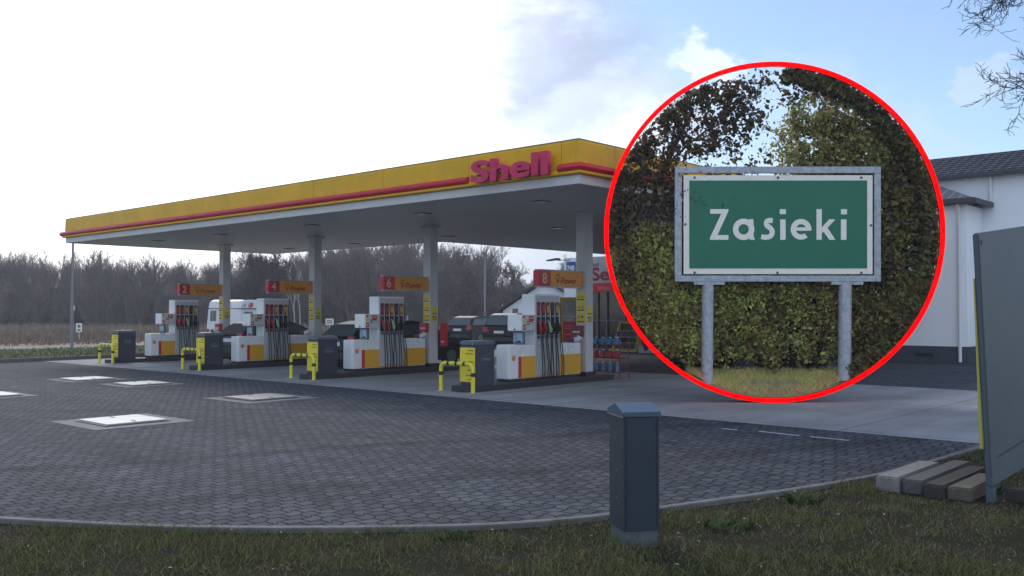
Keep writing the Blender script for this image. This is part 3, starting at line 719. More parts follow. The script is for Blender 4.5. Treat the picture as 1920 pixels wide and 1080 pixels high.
    pts = [(-.04+rr_.uniform(-.05, .05), 17.76+rr_.uniform(-.06, .06), .97+.05*i+rr_.uniform(-.01, .01)) for i in range(4)]
    b.tube(pts, [.05, .075, .06, .02], 7); b.build('paper_towel', mat('paper', (.80, .80, .80), .9), t)
    return t
def smooth3(P, n):
    out = []; P = [Vector(p) for p in P]
    for i in range(len(P)-1):
        p0, p1, p2, p3 = P[max(i-1, 0)], P[i], P[i+1], P[min(i+2, len(P)-1)]
        for k in range(n):
            t = k/n; out.append(.5*((2*p1)+(-p0+p2)*t+(2*p0-5*p1+4*p2-p3)*t*t+(-p0+3*p1-3*p2+p3)*t**3))
    out.append(P[-1]); return out
def make_bin():
    t = thing('service_bin', 'x', 'bin', (0, 0, 0), 0, 'grey bins at the island ends')
    b = MB(); b.box((-.40, 14.12, .128), (.05, 14.72, .99)); b.build('body', darkgrey, t, .015)
    b = MB(); b.prism([(-.41, .992), (.06, .992), (.06, 1.03), (.01, 1.075), (-.36, 1.075), (-.41, 1.03)], 'y', 14.10, 14.74); b.build('lid', lidgrey, t, .01)
    b = MB(); b.box((-.40, 14.106, .20), (.045, 14.118, .93)); pb = b.build('price_board', board_y, t)
    for k, z in enumerate((.86, .79, .62, .55, .44, .33, .24)):
        b = MB(); b.box((-.02-(.20 if k % 2 else .15), 14.102, z), (.01, 14.1055, z+.022)); b.build('board_print', mat('board_ink', (.30, .16, .02), .6), pb)
    b = MB(); b.tube([(.052, 14.33, .74), (.085, 14.36, .76), (.085, 14.52, .76), (.052, 14.55, .74)], .013, 6); b.box((.051, 14.32, .65), (.055, 14.56, .72)); b.build('handle', lidgrey, t)
    return t
def make_barrier():
    t = thing('hoop_barrier', 'x', 'barrier', (0, 0, 0), 0, 'yellow and black hoop barriers')
    z1 = .60; hw = .48; r = .045; R_ = .13
    def arc(cx, cz_, a0, a1, n=6): return [(cx+R_*math.cos(R(a0+(a1-a0)*i/n)), 13.85, cz_+R_*math.sin(R(a0+(a1-a0)*i/n))) for i in range(n+1)]
    c = -.235
    pts = [(c-hw, 13.85, .008), (c-hw, 13.85, z1-R_)] + arc(c-hw+R_, z1-R_, 180, 90)[1:] + arc(c+hw-R_, z1-R_, 90, 0) + [(c+hw, 13.85, .008)]
    b = MB(); b.tube(pts, r, 16); b.build('hoop', lamp_y, t)
    for s_ in (-1, 1):
        b = MB(); b.tube([(c+s_*hw, 13.85, .34), (c+s_*hw, 13.85, .42)], r+.002, 16, cap=False); b.build('black_band', black, t)
        b = MB(); b.box((c+s_*hw-.09, 13.76, .001), (c+s_*hw+.09, 13.94, .012)); b.build('foot_plate', galv, t)
    for q in (-.24, 0, .24):
        b = MB(); b.tube([(c+q-.035, 13.85, z1), (c+q+.035, 13.85, z1)], r+.002, 16, cap=False); b.build('black_band', black, t)
    return t
protos = [make_island(), make_pump(), make_bin(), make_barrier()]
lab = [lambda n, o: 'dark raised kerb island under the pump below sign %s, %s from camera' % (n, o),
       lambda n, o: 'white and yellow fuel pump with five hoses below number sign %s, %s of four' % (n, o),
       lambda n, o: 'dark grey bin with yellow board before the pump below sign %s, %s from camera' % (n, o),
       lambda n, o: 'yellow black hoop barrier before the pump island below sign %s, %s from camera' % (n, o)]
for i, (X, nme) in enumerate(zip(ISL, NUM)):
    for p, lf in zip(protos, lab):
        o = p if i == 0 else copy_tree(p)
        o.location = (X, 0, 0); o['label'] = lf(nme, ORD[nme])
# move origins to the base of each thing
for grp, yb in ((protos[0], 16.5),): pass
# ------------------------------------------------------------------ number signs on the columns
def number_sign(X, n, z0=2.29, z1=2.65):
    x1 = X-.02; x0 = x1-.20
    t = thing('number_sign', 'amber and red hanging sign numbered %s with fuel name, on the %s column' % (n, ORD[n]), 'sign', (x0+.1, 17.9, z0), 0, 'numbered signs on the columns')
    o = Vector((x0+.1, 17.9, z0))
    def bb(b, nm, m, par=t, **k): b.v = [tuple(Vector(q)-o) for q in b.v]; return b.build(nm, m, par, **k)
    b = MB(); b.box((x0+.004, 16.70, z0+.004), (x1-.004, 17.94, z1-.004)); bb(b, 'amber_box', amber, bevel=.01)
    b = MB(); b.box((x0, 16.30, z0), (x1, 16.699, z1)); bb(b, 'red_box', red, bevel=.01)
    b = MB(); b.box((x0+.02, 16.33, z1+.001), (x1-.02, 17.945, z1+.03)); b.box((x0+.02, 16.33, z0-.03), (x1-.02, 17.945, z0-.001)); bb(b, 'edge_rail', galv)
    text('numeral', n, .34, mat('sign_cream', (.80, .58, .30), .5), t, Vector((x1+.003, 16.40, z0+.065))-o, '+x', .004, bold=.004)
    text('fuel_name', 'V-Power', .21, mat('sign_red_ink', (.36, .015, .02), .5), t, Vector((x1-.001, 16.90, z0+.07))-o, '+x', .004, bold=.004, width=.78)
    text('small_name', 'Shell', .07, mat('sign_red_ink', (.5, .03, .03), .5), t, Vector((x1-.001, 16.90, z0+.245))-o, '+x', .004)
    b = MB(); emblem(b, (x1-.003, 17.72, z0+.255), .032); bb(b, 'emblem', [red, pecten_y])
    return t
for X, n in zip(ISL, NUM): number_sign(X, n)
# red boxes on the columns
def red_box(x0, x1, y0, y1, z0, z1, label, m=red):
    o = Vector(((x0+x1)/2, (y0+y1)/2, z0)); t = thing('column_box', label, 'box', o, 0, 'red boxes fixed to the columns')
    b = MB(); b.box((x0, y0, z0), (x1, y1, z1)); b.v = [tuple(Vector(q)-o) for q in b.v]; b.build('box_body', m, t, .012)
    b = MB(); b.box((x0+.05, y0-.004, z0+.10), (x1-.05, y0-.0005, z0+.15)); b.v = [tuple(Vector(q)-o) for q in b.v]; b.build('label_strip', notice_w, t)
    return t
maroon = mat('maroon_box', (.22, .05, .05), .5)
red_box(-30.2-.34, -30.2+.01, 17.84, 17.945, .98, 1.26, 'red box on the front of the farthest canopy column')
red_box(-19.3-.30, -19.3+.0, 17.84, 17.945, 1.10, 1.38, 'red box on the front of the second nearest canopy column')
red_box(-13.8-.32, -13.8-.0, 17.84, 17.945, 1.08, 1.36, 'maroon box on the front of the nearest canopy column', maroon)
red_box(-30.2+.10, -30.2+.42, 18.27, 18.37, .95, 1.26, 'red box on the back of the farthest canopy column, before the caravan')
red_box(-19.3+.10, -19.3+.32, 18.27, 18.37, .72, 1.38, 'tall red box on the back of the second nearest canopy column')
# litter tray by first island
# ================================================================== MANHOLE COVERS
def cover(x0, y0, w_, l_, x_, bright, label, edge=.30):
    t = thing('tank_cover', label, 'cover', (x0+w_/2, y0+l_/2, 0), 0, 'tank covers in the paving')
    b = MB(); b.hexa([(-w_/2-edge, -l_/2-edge, .001), (w_/2+edge, -l_/2-edge, .001), (w_/2+edge, l_/2+edge, .001), (-w_/2-edge, l_/2+edge, .001)], [(-w_/2-edge, -l_/2-edge, .006), (w_/2+edge, -l_/2-edge, .006), (w_/2+edge, l_/2+edge, .006), (-w_/2-edge, l_/2+edge, .006)])
    b.build('concrete_surround', mat('surround', (.12, .125, .13), .8, noise=.2), t)
    b = MB(); b.box((-w_/2-.03, -l_/2-.03, .0065), (w_/2+.03, l_/2+.03, .02)); b.build('frame', darkgrey, t)
    b = MB(); b.box((-w_/2, -l_/2, .0205), (w_/2, l_/2, .038)); ld = b.build('lid', bright, t, .006)
    for q in (-1, 1):
        b = MB(); b.box((q*w_*.36-.06, -.015, .0385), (q*w_*.36+.06, .015, .046)); b.build('handle', darkgrey, ld)
    return t
lid_w = mat('glint_pale_lid', (.36, .38, .41), .42, noise=.3, nscale=5, bump=.15, bscale=25)  # paler than the dull lid, specular glint put into the colour
lid_d = mat('dull_lid', (.20, .21, .23), .5, noise=.12, nscale=5, bump=.15, bscale=25)
cover(-14.62, 6.22, 1.0, .95, 0, lid_w, 'pale square tank cover set in the paving, nearest to the lawn')
cover(-24.0, 9.75, 1.0, .95, 0, lid_w, 'pale tank cover farthest across the paving, behind the first bin row', .25)
cover(-21.5, 9.95, .98, .92, 0, lid_w, 'pale tank cover second farthest, right of the farthest one', .25)
cover(-16.4, 9.8, 1.0, 1.0, 0, lid_d, 'dull grey tank cover in a wide concrete surround, right of the pale ones')
cover(-20.9, 6.42, 1.0, .92, 0, lid_w, 'pale tank cover cut by the left picture edge', .25)
# painted dashes
pm = mat('worn_white_paint', (.45, .47, .50), .8, noise=.3, nscale=20)
def dash(p, q, wd, label):
    a = G(*p); c = G(*q); d = (c-a).normalized(); n_ = Vector((-d.y, d.x, 0))*wd/2; o = (a+c)/2
    b = MB(); b.hexa([tuple(v-o+Vector((0, 0, .001))) for v in (a-n_, c-n_, c+n_, a+n_)], [tuple(v-o+Vector((0, 0, .005))) for v in (a-n_, c-n_, c+n_, a+n_)])
    ob = b.build('painted_dash', pm); ob.location = o; return tag(ob, label, 'road marking', 'painted dashes near the concrete edge')
dash((1353, 804), (1382, 806), .045, 'short white painted dash on the paving, leftmost of three')
dash((1423, 809), (1498, 817), .045, 'longest white painted dash on the paving, middle of three')
dash((1520, 819), (1592, 826), .03, 'thin faint painted dash on the paving, rightmost of three')

# ================================================================== FOREGROUND CABINET
p0, p1, p2 = G(1170, 1024), G(1138, 1011), G(1238, 1020)
def cabinet():
    u = (p2-p0); u.z = 0; wu = u.length; u.normalize(); v = Vector((-u.y, u.x, 0)); wv = .34
    t = thing('metal_cabinet', 'dark blue green metal service cabinet with pitched cap standing in the foreground lawn', 'cabinet', p0, math.atan2(u.y, u.x))
    cm = mat('cabinet_green', (.016, .029, .046), .5, noise=.10, nscale=7, bump=.06, bscale=200)
    b = MB(); b.box((.004, .004, .10), (wu-.004, wv-.004, .925)); b.build('body', cm, t, .004)
    b = MB(); b.box((.012, .012, -.03), (wu-.012, wv-.012, .099)); b.build('base', mat('cabinet_base', (.07, .085, .09), .7, noise=.3, nscale=12), t, .003)
    e = .008
    b = MB(); b.prism([(-e, .93), (wv+e, .93), (wv+e, .965), (wv*.5, 1.02), (-e, .965)], 'x', -e, wu+e); b.build('cap', mat('cap_green', (.045, .085, .13), .35, noise=.08), t, .003)
    b = MB(); b.box((-e-.001, -e, .926), (-e+.0, wv+e, .9315)); b.build('seam', galv, t)
    b = MB()
    for z in (.80, .52, .32): b.disc((.003, wv*.5, z), (-1, 0, 0), .004, .004, 8)
    b.build('rivet', galv, t)
    b = MB(); b.box((.02, .001, .12), (.024, .0035, .91)); b.box((wu-.024, .001, .12), (wu-.02, .0035, .91)); b.build('door_joint', black, t)
cabinet()
# ================================================================== RIGHT FOREGROUND PANEL
def board():
    t = thing('sign_board', 'tall grey green metal board with yellow edge at the right picture edge', 'board', (-2.46, 9.1, 0), 0)
    gm = mat('board_grey', (.072, .098, .112), .5, noise=.14, nscale=1.3, bump=.08, bscale=60)
    # plate in the YZ plane leaning slightly
    lx = -.085
    def Q(y, z, x): return (x+lx*(z/2.4)*1.0, y, z)
    lo = [Q(.02, .12, 0), Q(2.9, .20, 0), Q(2.9, 2.72, 0), Q(.0, 2.41, 0)]; hi = [(q[0]+.055, q[1], q[2]) for q in lo]
    b = MB(); b.hexa(lo, hi); b.build('plate', gm, t, .012)
    b = MB()
    for y0, y1 in ((.0, .09), (2.6, 2.7)):
        b.hexa([(0-.0, y0+.02, -.04), (.06, y0+.02, -.04), (.06, y1+.04, -.04), (0, y1+.04, -.04)], [(-.003, y0+.02, .118), (.052, y0+.02, .118), (.052, y1+.04, .118), (-.003, y1+.04, .118)])
    b.build('leg', gm, t)
    b = MB(); b.hexa([Q(.004, .46, -.030), Q(.03, .46, -.030), Q(.03, 2.0, -.012), Q(.004, 2.0, -.012)], [Q(.004, .46, -.002), Q(.03, .46, -.002), Q(.03, 2.0, -.002), Q(.004, 2.0, -.002)]); b.build('yellow_edge', mat('edge_yellow', (.42, .38, .07), .5), t)
    b = MB(); b.tube([(.052+lx*.97, .07, 2.33), (.062+lx*.97, .07, 2.33)], .022, 14); b.build('eyelet', black, t)
    b = MB(); b.hexa([(.0555+lx*.15, .25, .36), (.0555+lx*.15, 2.6, .50), (.0555+lx*.15+.001, 2.6, .515), (.0555+lx*.15+.001, .25, .375)], [(.058+lx*.15, .25, .36), (.058+lx*.15, 2.6, .50), (.058+lx*.15, 2.6, .515), (.058+lx*.15, .25, .375)]); b.build('seam', darkgrey, t)
board()
# stacked kerbstones
def kerbstone(x0, x1, y0, y1, h, m, label, rot=0):
    o = Vector(((x0+x1)/2, (y0+y1)/2, 0)); t = MB(); t.box((x0-o.x, y0-o.y, -.03), (x1-o.x, y1-o.y, h)); ob = t.build('kerbstone', m, None, .016, 3); ob.location = o; ob.rotation_euler.z = rot
    return tag(ob, label, 'kerbstone', 'old kerbstones lying by the board')
kerbstone(-3.42, -3.20, 9.02, 10.25, .125, mat('stone_light', (.20, .20, .19), .9, noise=.25, nscale=9, bump=.5), 'pale concrete kerbstone, leftmost in the row beside the kerb')
kerbstone(-3.185, -2.99, 9.06, 10.6, .115, mat('stone_mid', (.09, .09, .09), .9, noise=.3, nscale=9, bump=.5), 'mid grey kerbstone second from the left in the row')
kerbstone(-2.975, -2.78, 9.0, 10.4, .105, mat('stone_dark', (.04, .036, .032), .9, noise=.35, nscale=9, bump=.6), 'dark weathered kerbstone in the middle of the row')
kerbstone(-2.77, -2.56, 9.03, 10.0, .10, mat('stone_warm', (.10, .09, .07), .9, noise=.3, nscale=9, bump=.6), 'brownish kerbstone right against the tall board')
kerbstone(-2.35, -1.6, 9.3, 9.5, .09, mat('stone_dark', (.04, .036, .032), .9), 'low dark kerbstone lying behind the tall board')

# ================================================================== BUILDINGS
def station_building():
    t = thing('shop_building', 'white rendered filling station shop with dark tiled hipped roofs behind the forecourt', 'building', (-15, 34, 0))
    o = Vector((-15, 34, 0))
    def bb(b, nm, m, par=t, **k): b.v = [tuple(Vector(q)-o) for q in b.v]; return b.build(nm, m, par, **k)
    tile = mat('roof_tiles', (.045, .047, .070), .45, noise=.2, nscale=2)
    add_lines(tile, 0, .33, .05, 1.0)
    plin = mat('blue_grey_plinth', (.055, .065, .09), .7, noise=.15)
    b = MB(); b.box((-26.4, 33, .0), (-13.0, 44, 4.12)); bb(b, 'shop_wall', mat('shop_wall', (.42, .42, .43), .7, noise=.05))
    b = MB(); b.box((-13.0, 32.4, .55), (-9.24, 34.19, 5.20)); bb(b, 'annex_wall', white_wall)
    b = MB(); b.box((-12.99, 32.37, .0), (-9.21, 34.19, .549)); b.box((-12.99, 34.17, .0), (6, 34.19, .549)); bb(b, 'plinth', plin)
    b = MB(); b.box((-20, 34.2, .0), (8, 46, 6.30)); bb(b, 'main_wall', white_wall)
    # main hipped roof
    ex, ey = -20.4, 33.9
    b = MB(); E_ = [(-20.4, 33.85, 6.38), (8.4, 33.85, 6.38), (8.4, 46.3, 6.38), (-20.4, 46.3, 6.38)]
    rz = 7.5; y_r = 37.0
    b.add(E_+[(-17, y_r, rz), (-8.85, y_r, rz), (-7.0, 37.6, rz-.35), (8.4, 39, rz-.35), (8.4, 43, rz-.35), (-17, 43, rz)], [(0, 1, 7, 6, 5, 4), (1, 2, 8, 7), (2, 3, 9, 8), (3, 0, 4, 9), (4, 5, 6, 7, 8, 9)])
    b.add(E_, [(3, 2, 1, 0)]); bb(b, 'roof', tile)
    b = MB()
    for k_ in range(9):
        f_ = (k_+.5)/9; y0 = 33.85+(y_r-33.85)*f_; z0 = 6.38+(rz-6.38)*f_
        b.hexa([(-20.3, y0, z0+.005), (7, y0, z0+.005), (7, y0+.05, z0+.02), (-20.3, y0+.05, z0+.02)], [(-20.3, y0-.01, z0+.04), (7, y0-.01, z0+.04), (7, y0+.05, z0+.05), (-20.3, y0+.05, z0+.05)])
    bb(b, 'tile_course', tile)
    b = MB(); b.box((-20.45, 33.78, 6.26), (8.45, 33.86, 6.39)); bb(b, 'gutter', mat('gutter_dark', (.03, .03, .045), .5), bevel=.01)
    # annex roof, hipped towards the right
    b = MB(); A = [(-13.3, 32.05, 5.36), (-8.95, 32.05, 5.36), (-8.95, 34.18, 5.36), (-13.3, 34.18, 5.36), (-13.3, 34.18, 6.25), (-10.9, 34.18, 6.22)]
    b.add(A, [(0, 1, 5, 4), (1, 2, 5), (2, 3, 4, 5), (3, 0, 4), (0, 3, 2, 1)]); bb(b, 'annex_roof', tile)
    b = MB(); b.box((-13.35, 31.98, 5.22), (-8.88, 32.06, 5.37)); b.box((-8.94, 32.061, 5.22), (-8.86, 34.15, 5.37)); b.box((-13.3, 32.1, 5.2), (-8.96, 32.38, 5.24)); bb(b, 'annex_gutter', mat('gutter_dark', (.03, .03, .045), .5))
    b = MB(); b.tube([(-9.45, 32.2, 5.22), (-9.45, 32.32, 5.0), (-9.45, 32.32, .05)], .055, 10); bb(b, 'downpipe', mat('pipe_white', (.72, .74, .76), .4))
    b = MB(); b.tube([(-8.95, 34.12, 5.42), (-8.95, 34.12, 6.25)], .06, 10); bb(b, 'downpipe', mat('pipe_white', (.72, .74, .76), .4))
    b = MB(); b.disc((-10.55, 32.40, 1.95), (0, -1, 0), .04, .02, 10); bb(b, 'vent_cap', darkgrey)
    b = MB(); b.box((-10.9, 32.34, .2), (-10.3, 32.37, .32)); bb(b, 'air_grille', black)
    # shop front
    b = MB(); b.box((-26.4, 32.93, 2.95), (-13.1, 32.99, 4.1)); bb(b, 'sign_wall', mat('sign_wall', (.36, .36, .37), .6))
    b = MB(); b.box((-25.2, 32.80, 2.55), (-13.1, 32.925, 2.93)); rb = bb(b, 'red_band', red)
    text('band_text', 'Witamy', .22, mat('band_print', (.7, .25, .22), .6), t, Vector((-24.45, 32.795, 2.64))-o, '-y', .004)
    text('shop_name', 'Select', .78, mat('select_shaded_red', (.24, .01, .03), .5), t, Vector((-24.92, 32.925, 3.08))-o, '-y', .02, bold=.02, width=2.5)  # darker red, canopy shade put into the letter colour
    text('small_shop_name', 'Shell', .24, mat('select_shaded_red', (.24, .01, .03), .5), t, Vector((-24.95, 32.925, 3.68))-o, '-y', .01)
    b = MB(); b.box((-25.2, 32.95, .05), (-16, 32.985, 2.54)); bb(b, 'shop_glass', glass_d)
    b = MB()
    for xx in (-25.2, -24.55, -24.05, -23.1, -22.2, -21.2, -20, -18.5, -17): b.box((xx-.04, 32.87, .0), (xx+.04, 32.949, 2.54))
    b.box((-25.2, 32.88, 1.28), (-16, 32.945, 1.33)); b.box((-25.2, 32.87, .0), (-16, 32.9495, .10)); bb(b, 'door_frame', mat('frame_metal', (.13, .12, .13), .4))
    b = MB(); b.box((-26.4, 32.85, .0), (-25.72, 32.99, 4.1)); bb(b, 'corner_pier', white_wall)
    b = MB(); b.box((-26.22, 32.80, 3.5), (-25.72, 32.845, 3.93)); hp = bb(b, 'house_number_plate', mat('plate_blue', (.03, .08, .30), .4))
    text('house_number', '74B', .30, mat('plate_white', (.78, .78, .78), .5), t, Vector((-26.18, 32.795, 3.55))-o, '-y', .004, bold=.01, width=.42)
    b = MB(); b.tube([(-26.0, 32.8, 4.02), (-26.5, 32.5, 4.0)], .02, 6); b.hexa([(-27.0, 32.3, 3.98), (-26.4, 32.3, 4.03), (-26.4, 32.6, 4.03), (-27.0, 32.6, 3.98)], [(-27.0, 32.3, 4.03), (-26.4, 32.3, 4.10), (-26.4, 32.6, 4.10), (-27.0, 32.6, 4.03)]); bb(b, 'flood_lamp', darkgrey)
station_building()

def far_house():
    # gabled house seen behind the pumps; built in its own frame: gable faces -y local
    loc = D(1022, 584, 62); loc.z = 0
    t = thing('gabled_house', 'white gabled house with dark tiled roof and brick chimney behind the nearest pump', 'house', loc, YAW+R(-20))
    b = MB(); b.prism([(-3.0, 0), (2.6, 0), (2.6, 2.2), (0, 3.68), (-3.0, 1.75)], 'y', 0, 12); b.build('wall', mat('house_white', (.68, .72, .76), .8, noise=.06), t)
    tl = mat('house_tiles', (.05, .04, .045), .7, noise=.3, nscale=3)
    b = MB(); b.hexa([(-4.4, -.35, .98), (0, -.35, 3.74), (0, 12.4, 3.74), (-4.4, 12.4, .98)], [(-4.4, -.35, 1.14), (0, -.35, 3.92), (0, 12.4, 3.92), (-4.4, 12.4, 1.14)]); b.hexa([(0.002, -.35, 3.74), (3.4, -.35, 1.75), (3.4, 12.4, 1.75), (0.002, 12.4, 3.74)], [(0.002, -.35, 3.92), (3.4, -.35, 1.93), (3.4, 12.4, 1.93), (0.002, 12.4, 3.92)])
    rf = b.build('roof', tl, t)
    b = MB(); b.box((-1.0, 3.2, 3.0), (-.45, 3.8, 4.22)); b.m = 1; b.box((-1.08, 3.12, 4.22), (-.37, 3.88, 4.36)); b.build('chimney', [mat('chimney_brick', (.10, .06, .05), .9), tl], rf)
    b = MB(); b.box((-2.3, -.03, 1.0), (-1.9, -.002, 1.9)); w_ = b.build('window', glass_d, t)
    b = MB(); b.box((-3.6, -.2, 0), (-3.45, -.05, 1.45)); b.build('porch_post', mat('house_white', (.68, .72, .76), .8), t)
    b = MB(); b.hexa([(-4.0, 2.2, 1.65), (-3.4, 2.2, 1.65), (-3.4, 3.2, 1.65), (-4.0, 3.2, 1.65)], [(-3.9, 2.2, 2.15), (-3.2, 2.2, 2.25), (-3.2, 3.2, 2.25), (-3.9, 3.2, 2.15)]); b.build('roof_window', mat('house_white', (.68, .72, .76), .8), rf)
far_house()

# ================================================================== STREET THINGS
def post_thing(name, label, cat, base, parts):
    t = thing(name, label, cat, base); parts(t); return t
lp = G(134.5, 655)
def _lp(t):
    b = MB(); b.tube([(0, 0, 0), (0, 0, 5.15)], [.075, .045], 10); b.build('pole', mat('pole_grey', (.20, .21, .22), .6), t)
    b = MB(); b.tube([(0, 0, 5.15), (0, 0, 5.2)], [.055, .03], 10); b.build('cap', lidgrey, t)
    b = MB(); b.box((-.13, -.02, 1.75), (.05, .10, 1.95)); b.build('junction_box', notice_w, t)
post_thing('mast', 'tall thin grey mast rising to the left corner of the canopy beside the verge', 'mast', lp, _lp)
def _ws(t):
    b = MB(); b.tube([(0, 0, 0), (0, 0, 1.0)], .035, 8); b.build('post', galv, t)
    b = MB(); bx_ = [(-.16, .5), (.16, .5), (.16, .98), (-.16, .98)]; b.prism(bx_, 'y', -.05, -.036); pl = b.build('plate', mat('white_plate', (.68, .70, .66), .5), t)
    b = MB(); b.disc((0, -.0505, .82), (0, -1, 0), .09, .004, 14); b.box((-.09, -.054, .56), (.09, -.0505, .66)); b.build('symbol', mat('sign_green', (.05, .20, .12), .5), pl)
wsb = G(148.5, 640); wt = post_thing('marker_sign', 'small white sign with dark symbols on a short post in the dry field', 'sign', wsb, _ws); wt.rotation_euler.z = YAW; wt.scale = (1.05, 1.05, 1.05)
def _ps(t):
    b = MB(); b.tube([(0, 0, 0), (0, 0, 1.5)], .03, 8); b.build('post', galv, t)
    b = MB(); b.box((-.30, -.05, .78), (.18, -.035, 1.24)); pl = b.build('plate', mat('white_plate', (.68, .70, .66), .5), t)
    b = MB(); b.disc((-.02, -.0505, 1.01), (0, -1, 0), .19, .004, 18); b.m = 1; b.box((-.06, -.057, .90), (.02, -.0548, 1.12)); b.build('symbol', [mat('sign_blue', (.03, .16, .42), .5), mat('white_plate', (.7, .7, .7), .5)], pl)
pst = post_thing('parking_sign', 'small blue and white round symbol sign behind the pump below sign 6', 'sign', D(764, 600, 48)*1, _ps); pst.location.z = 0; pst.rotation_euler.z = YAW
def _dp(t):
    b = MB(); b.tube([(0, 0, 0), (0, 0, 1.3)], .03, 8); b.build('post', galv, t)
    b = MB(); b.box((-.20, -.05, 1.03), (.20, -.035, 1.35)); pl = b.build('plate', mat('white_plate', (.68, .70, .66), .5), t)
    b = MB(); b.box((-.14, -.054, 1.12), (.14, -.0505, 1.16)); b.box((-.14, -.054, 1.22), (.10, -.0505, 1.26)); b.build('print', ink, pl)
dpt = post_thing('direction_sign', 'small white sign behind the dark car between the second and third columns', 'sign', D(618, 600, 46), _dp); dpt.location.z = 0; dpt.rotation_euler.z = YAW+.2
def _l2(t):
    b = MB(); b.tube([(0, 0, 0), (0, 0, 5.6)], [.08, .05], 8); b.tube([(0, 0, 5.55), (-1.0, 0, 5.75)], .03, 6); b.build('pole', mat('pole_pale', (.22, .24, .27), .6), t)
    b = MB(); b.box((-1.5, -.12, 5.70), (-.9, .12, 5.80)); b.build('lamp_head', mat('lamp_white', (.75, .77, .8), .4), t, .02)
l2 = post_thing('street_lamp', 'pale lamp post standing before the bare trees above the two parked dark cars', 'lamp post', D(909, 600, 66), _l2); l2.location.z = 0; l2.rotation_euler.z = YAW
# poster frame behind the nearest pump
def poster():
    c = D(1068, 600, 31.5); t = thing('poster_stand', 'yellow framed poster stand with dark picture above red text field behind the nearest pump', 'poster stand', (c.x, c.y, 0), YAW+R(8))
    b = MB(); b.box((-.33, -.03, .35), (.36, .03, 2.18)); b.build('board', mat('frame_yellow', (.62, .38, .04), .4), t, .01)
    b = MB(); b.box((-.24, -.036, 1.36), (.30, -.031, 2.08)); b.build('picture', mat('poster_photo', (.48, .46, .46), .5, col2=(.16, .16, .17), nscale=3), t)
    b = MB(); b.box((-.24, -.037, .65), (.30, -.031, 1.355)); b.build('red_field', red, t)
    text('headline', 'DUZE WYGODY', .085, notice_w, t, (-.21, -.038, 1.50), '-y', .003, bold=.002, width=.46)
    text('headline', 'NA STACJI', .085, notice_w, t, (-.21, -.038, 1.39), '-y', .003, bold=.002, width=.30)
    b = MB()
    for z in (1.20, 1.12, .92): b.box((-.2, -.041, z), (.2, -.0375, z+.025))
    b.build('text_line', mat('poster_line', (.6, .25, .2), .5), t)
    b = MB(); b.box((-.38, -.25, .0), (.42, .25, .12)); b.box((-.06, -.02, .12), (.10, .02, .35)); b.build('foot', black, t, .02)
poster()
# oil rack at the shop front
def oil_rack():
    t = thing('oil_rack', 'yellow display rack with dark oil bottles beside the shop doors', 'rack', (-22.45, 32.2, 0))
    ym = mat('rack_yellow', (.60, .35, .03), .5)
    b = MB()
    for s_ in (-1, 1): b.hexa([(s_*.60-.03, -.30, .1), (s_*.60+.03, -.30, .1), (s_*.60+.03, .28, .1), (s_*.60-.03, .28, .1)], [(s_*.48-.03, .08, 1.2), (s_*.48+.03, .08, 1.2), (s_*.48+.03, .28, 1.2), (s_*.48-.03, .28, 1.2)])
    b.box((-.62, -.33, .02), (.62, .28, .1)); b.box((-.5, .1, 1.2), (.5, .28, 1.26)); b.build('frame', ym, t)
    b = MB(); b.box((-.57, .2, .1), (.57, .27, 1.2)); b.build('back', black, t)
    for z in (.12, .62):
        b = MB(); b.box((-.56, -.2, z), (.56, .2, z+.02)); b.build('shelf', galv, t)
        for k in range(7):
            od = ['first', 'second', 'third', 'fourth', 'fifth', 'sixth', 'last'][k]
            bo = MB(); xx = -.45+k*.15; bo.box((xx-.055, -.13, z+.022), (xx+.055, .0, z+.24)); bo.m = 1; bo.tube([(xx, -.07, z+.24), (xx, -.07, z+.30)], .025, 8)
            o = bo.build('oil_bottle', [mat('oil_dark', (.05, .045, .05), .3), mat('oil_cap', (.55, .5, .45), .4)], None, .0)
            o.location = (-22.45, 32.2, 0); tag(o, 'dark oil bottle, %s from the left on the %s shelf of the yellow rack' % (od, 'lower' if z < .3 else 'upper'), 'bottle', 'oil bottles on the yellow rack')
oil_rack()
b = MB(); b.box((-.4, -.3, 0), (.4, .3, .28)); b.m = 1; b.box((-.42, -.32, .28), (.42, .32, .33)); o = b.build('crate', [mat('crate_pink', (.45, .38, .36), .7), mat('crate_lid', (.3, .28, .27), .7)], None, .02); o.location = (-21.3, 32.1, 0); tag(o, 'low pale crate on the ground beside the yellow oil rack', 'crate')
b = MB(); b.tube([(-.6, 0, .03), (.6, 0, .03)], .09, 8); o = b.build('kerb_block', mat('kerb_pale', (.5, .45, .42), .8)); o.location = (-22.5, 29.6, 0.02); tag(o, 'rounded pale kerb block lying on the shop pavement', 'kerb block')
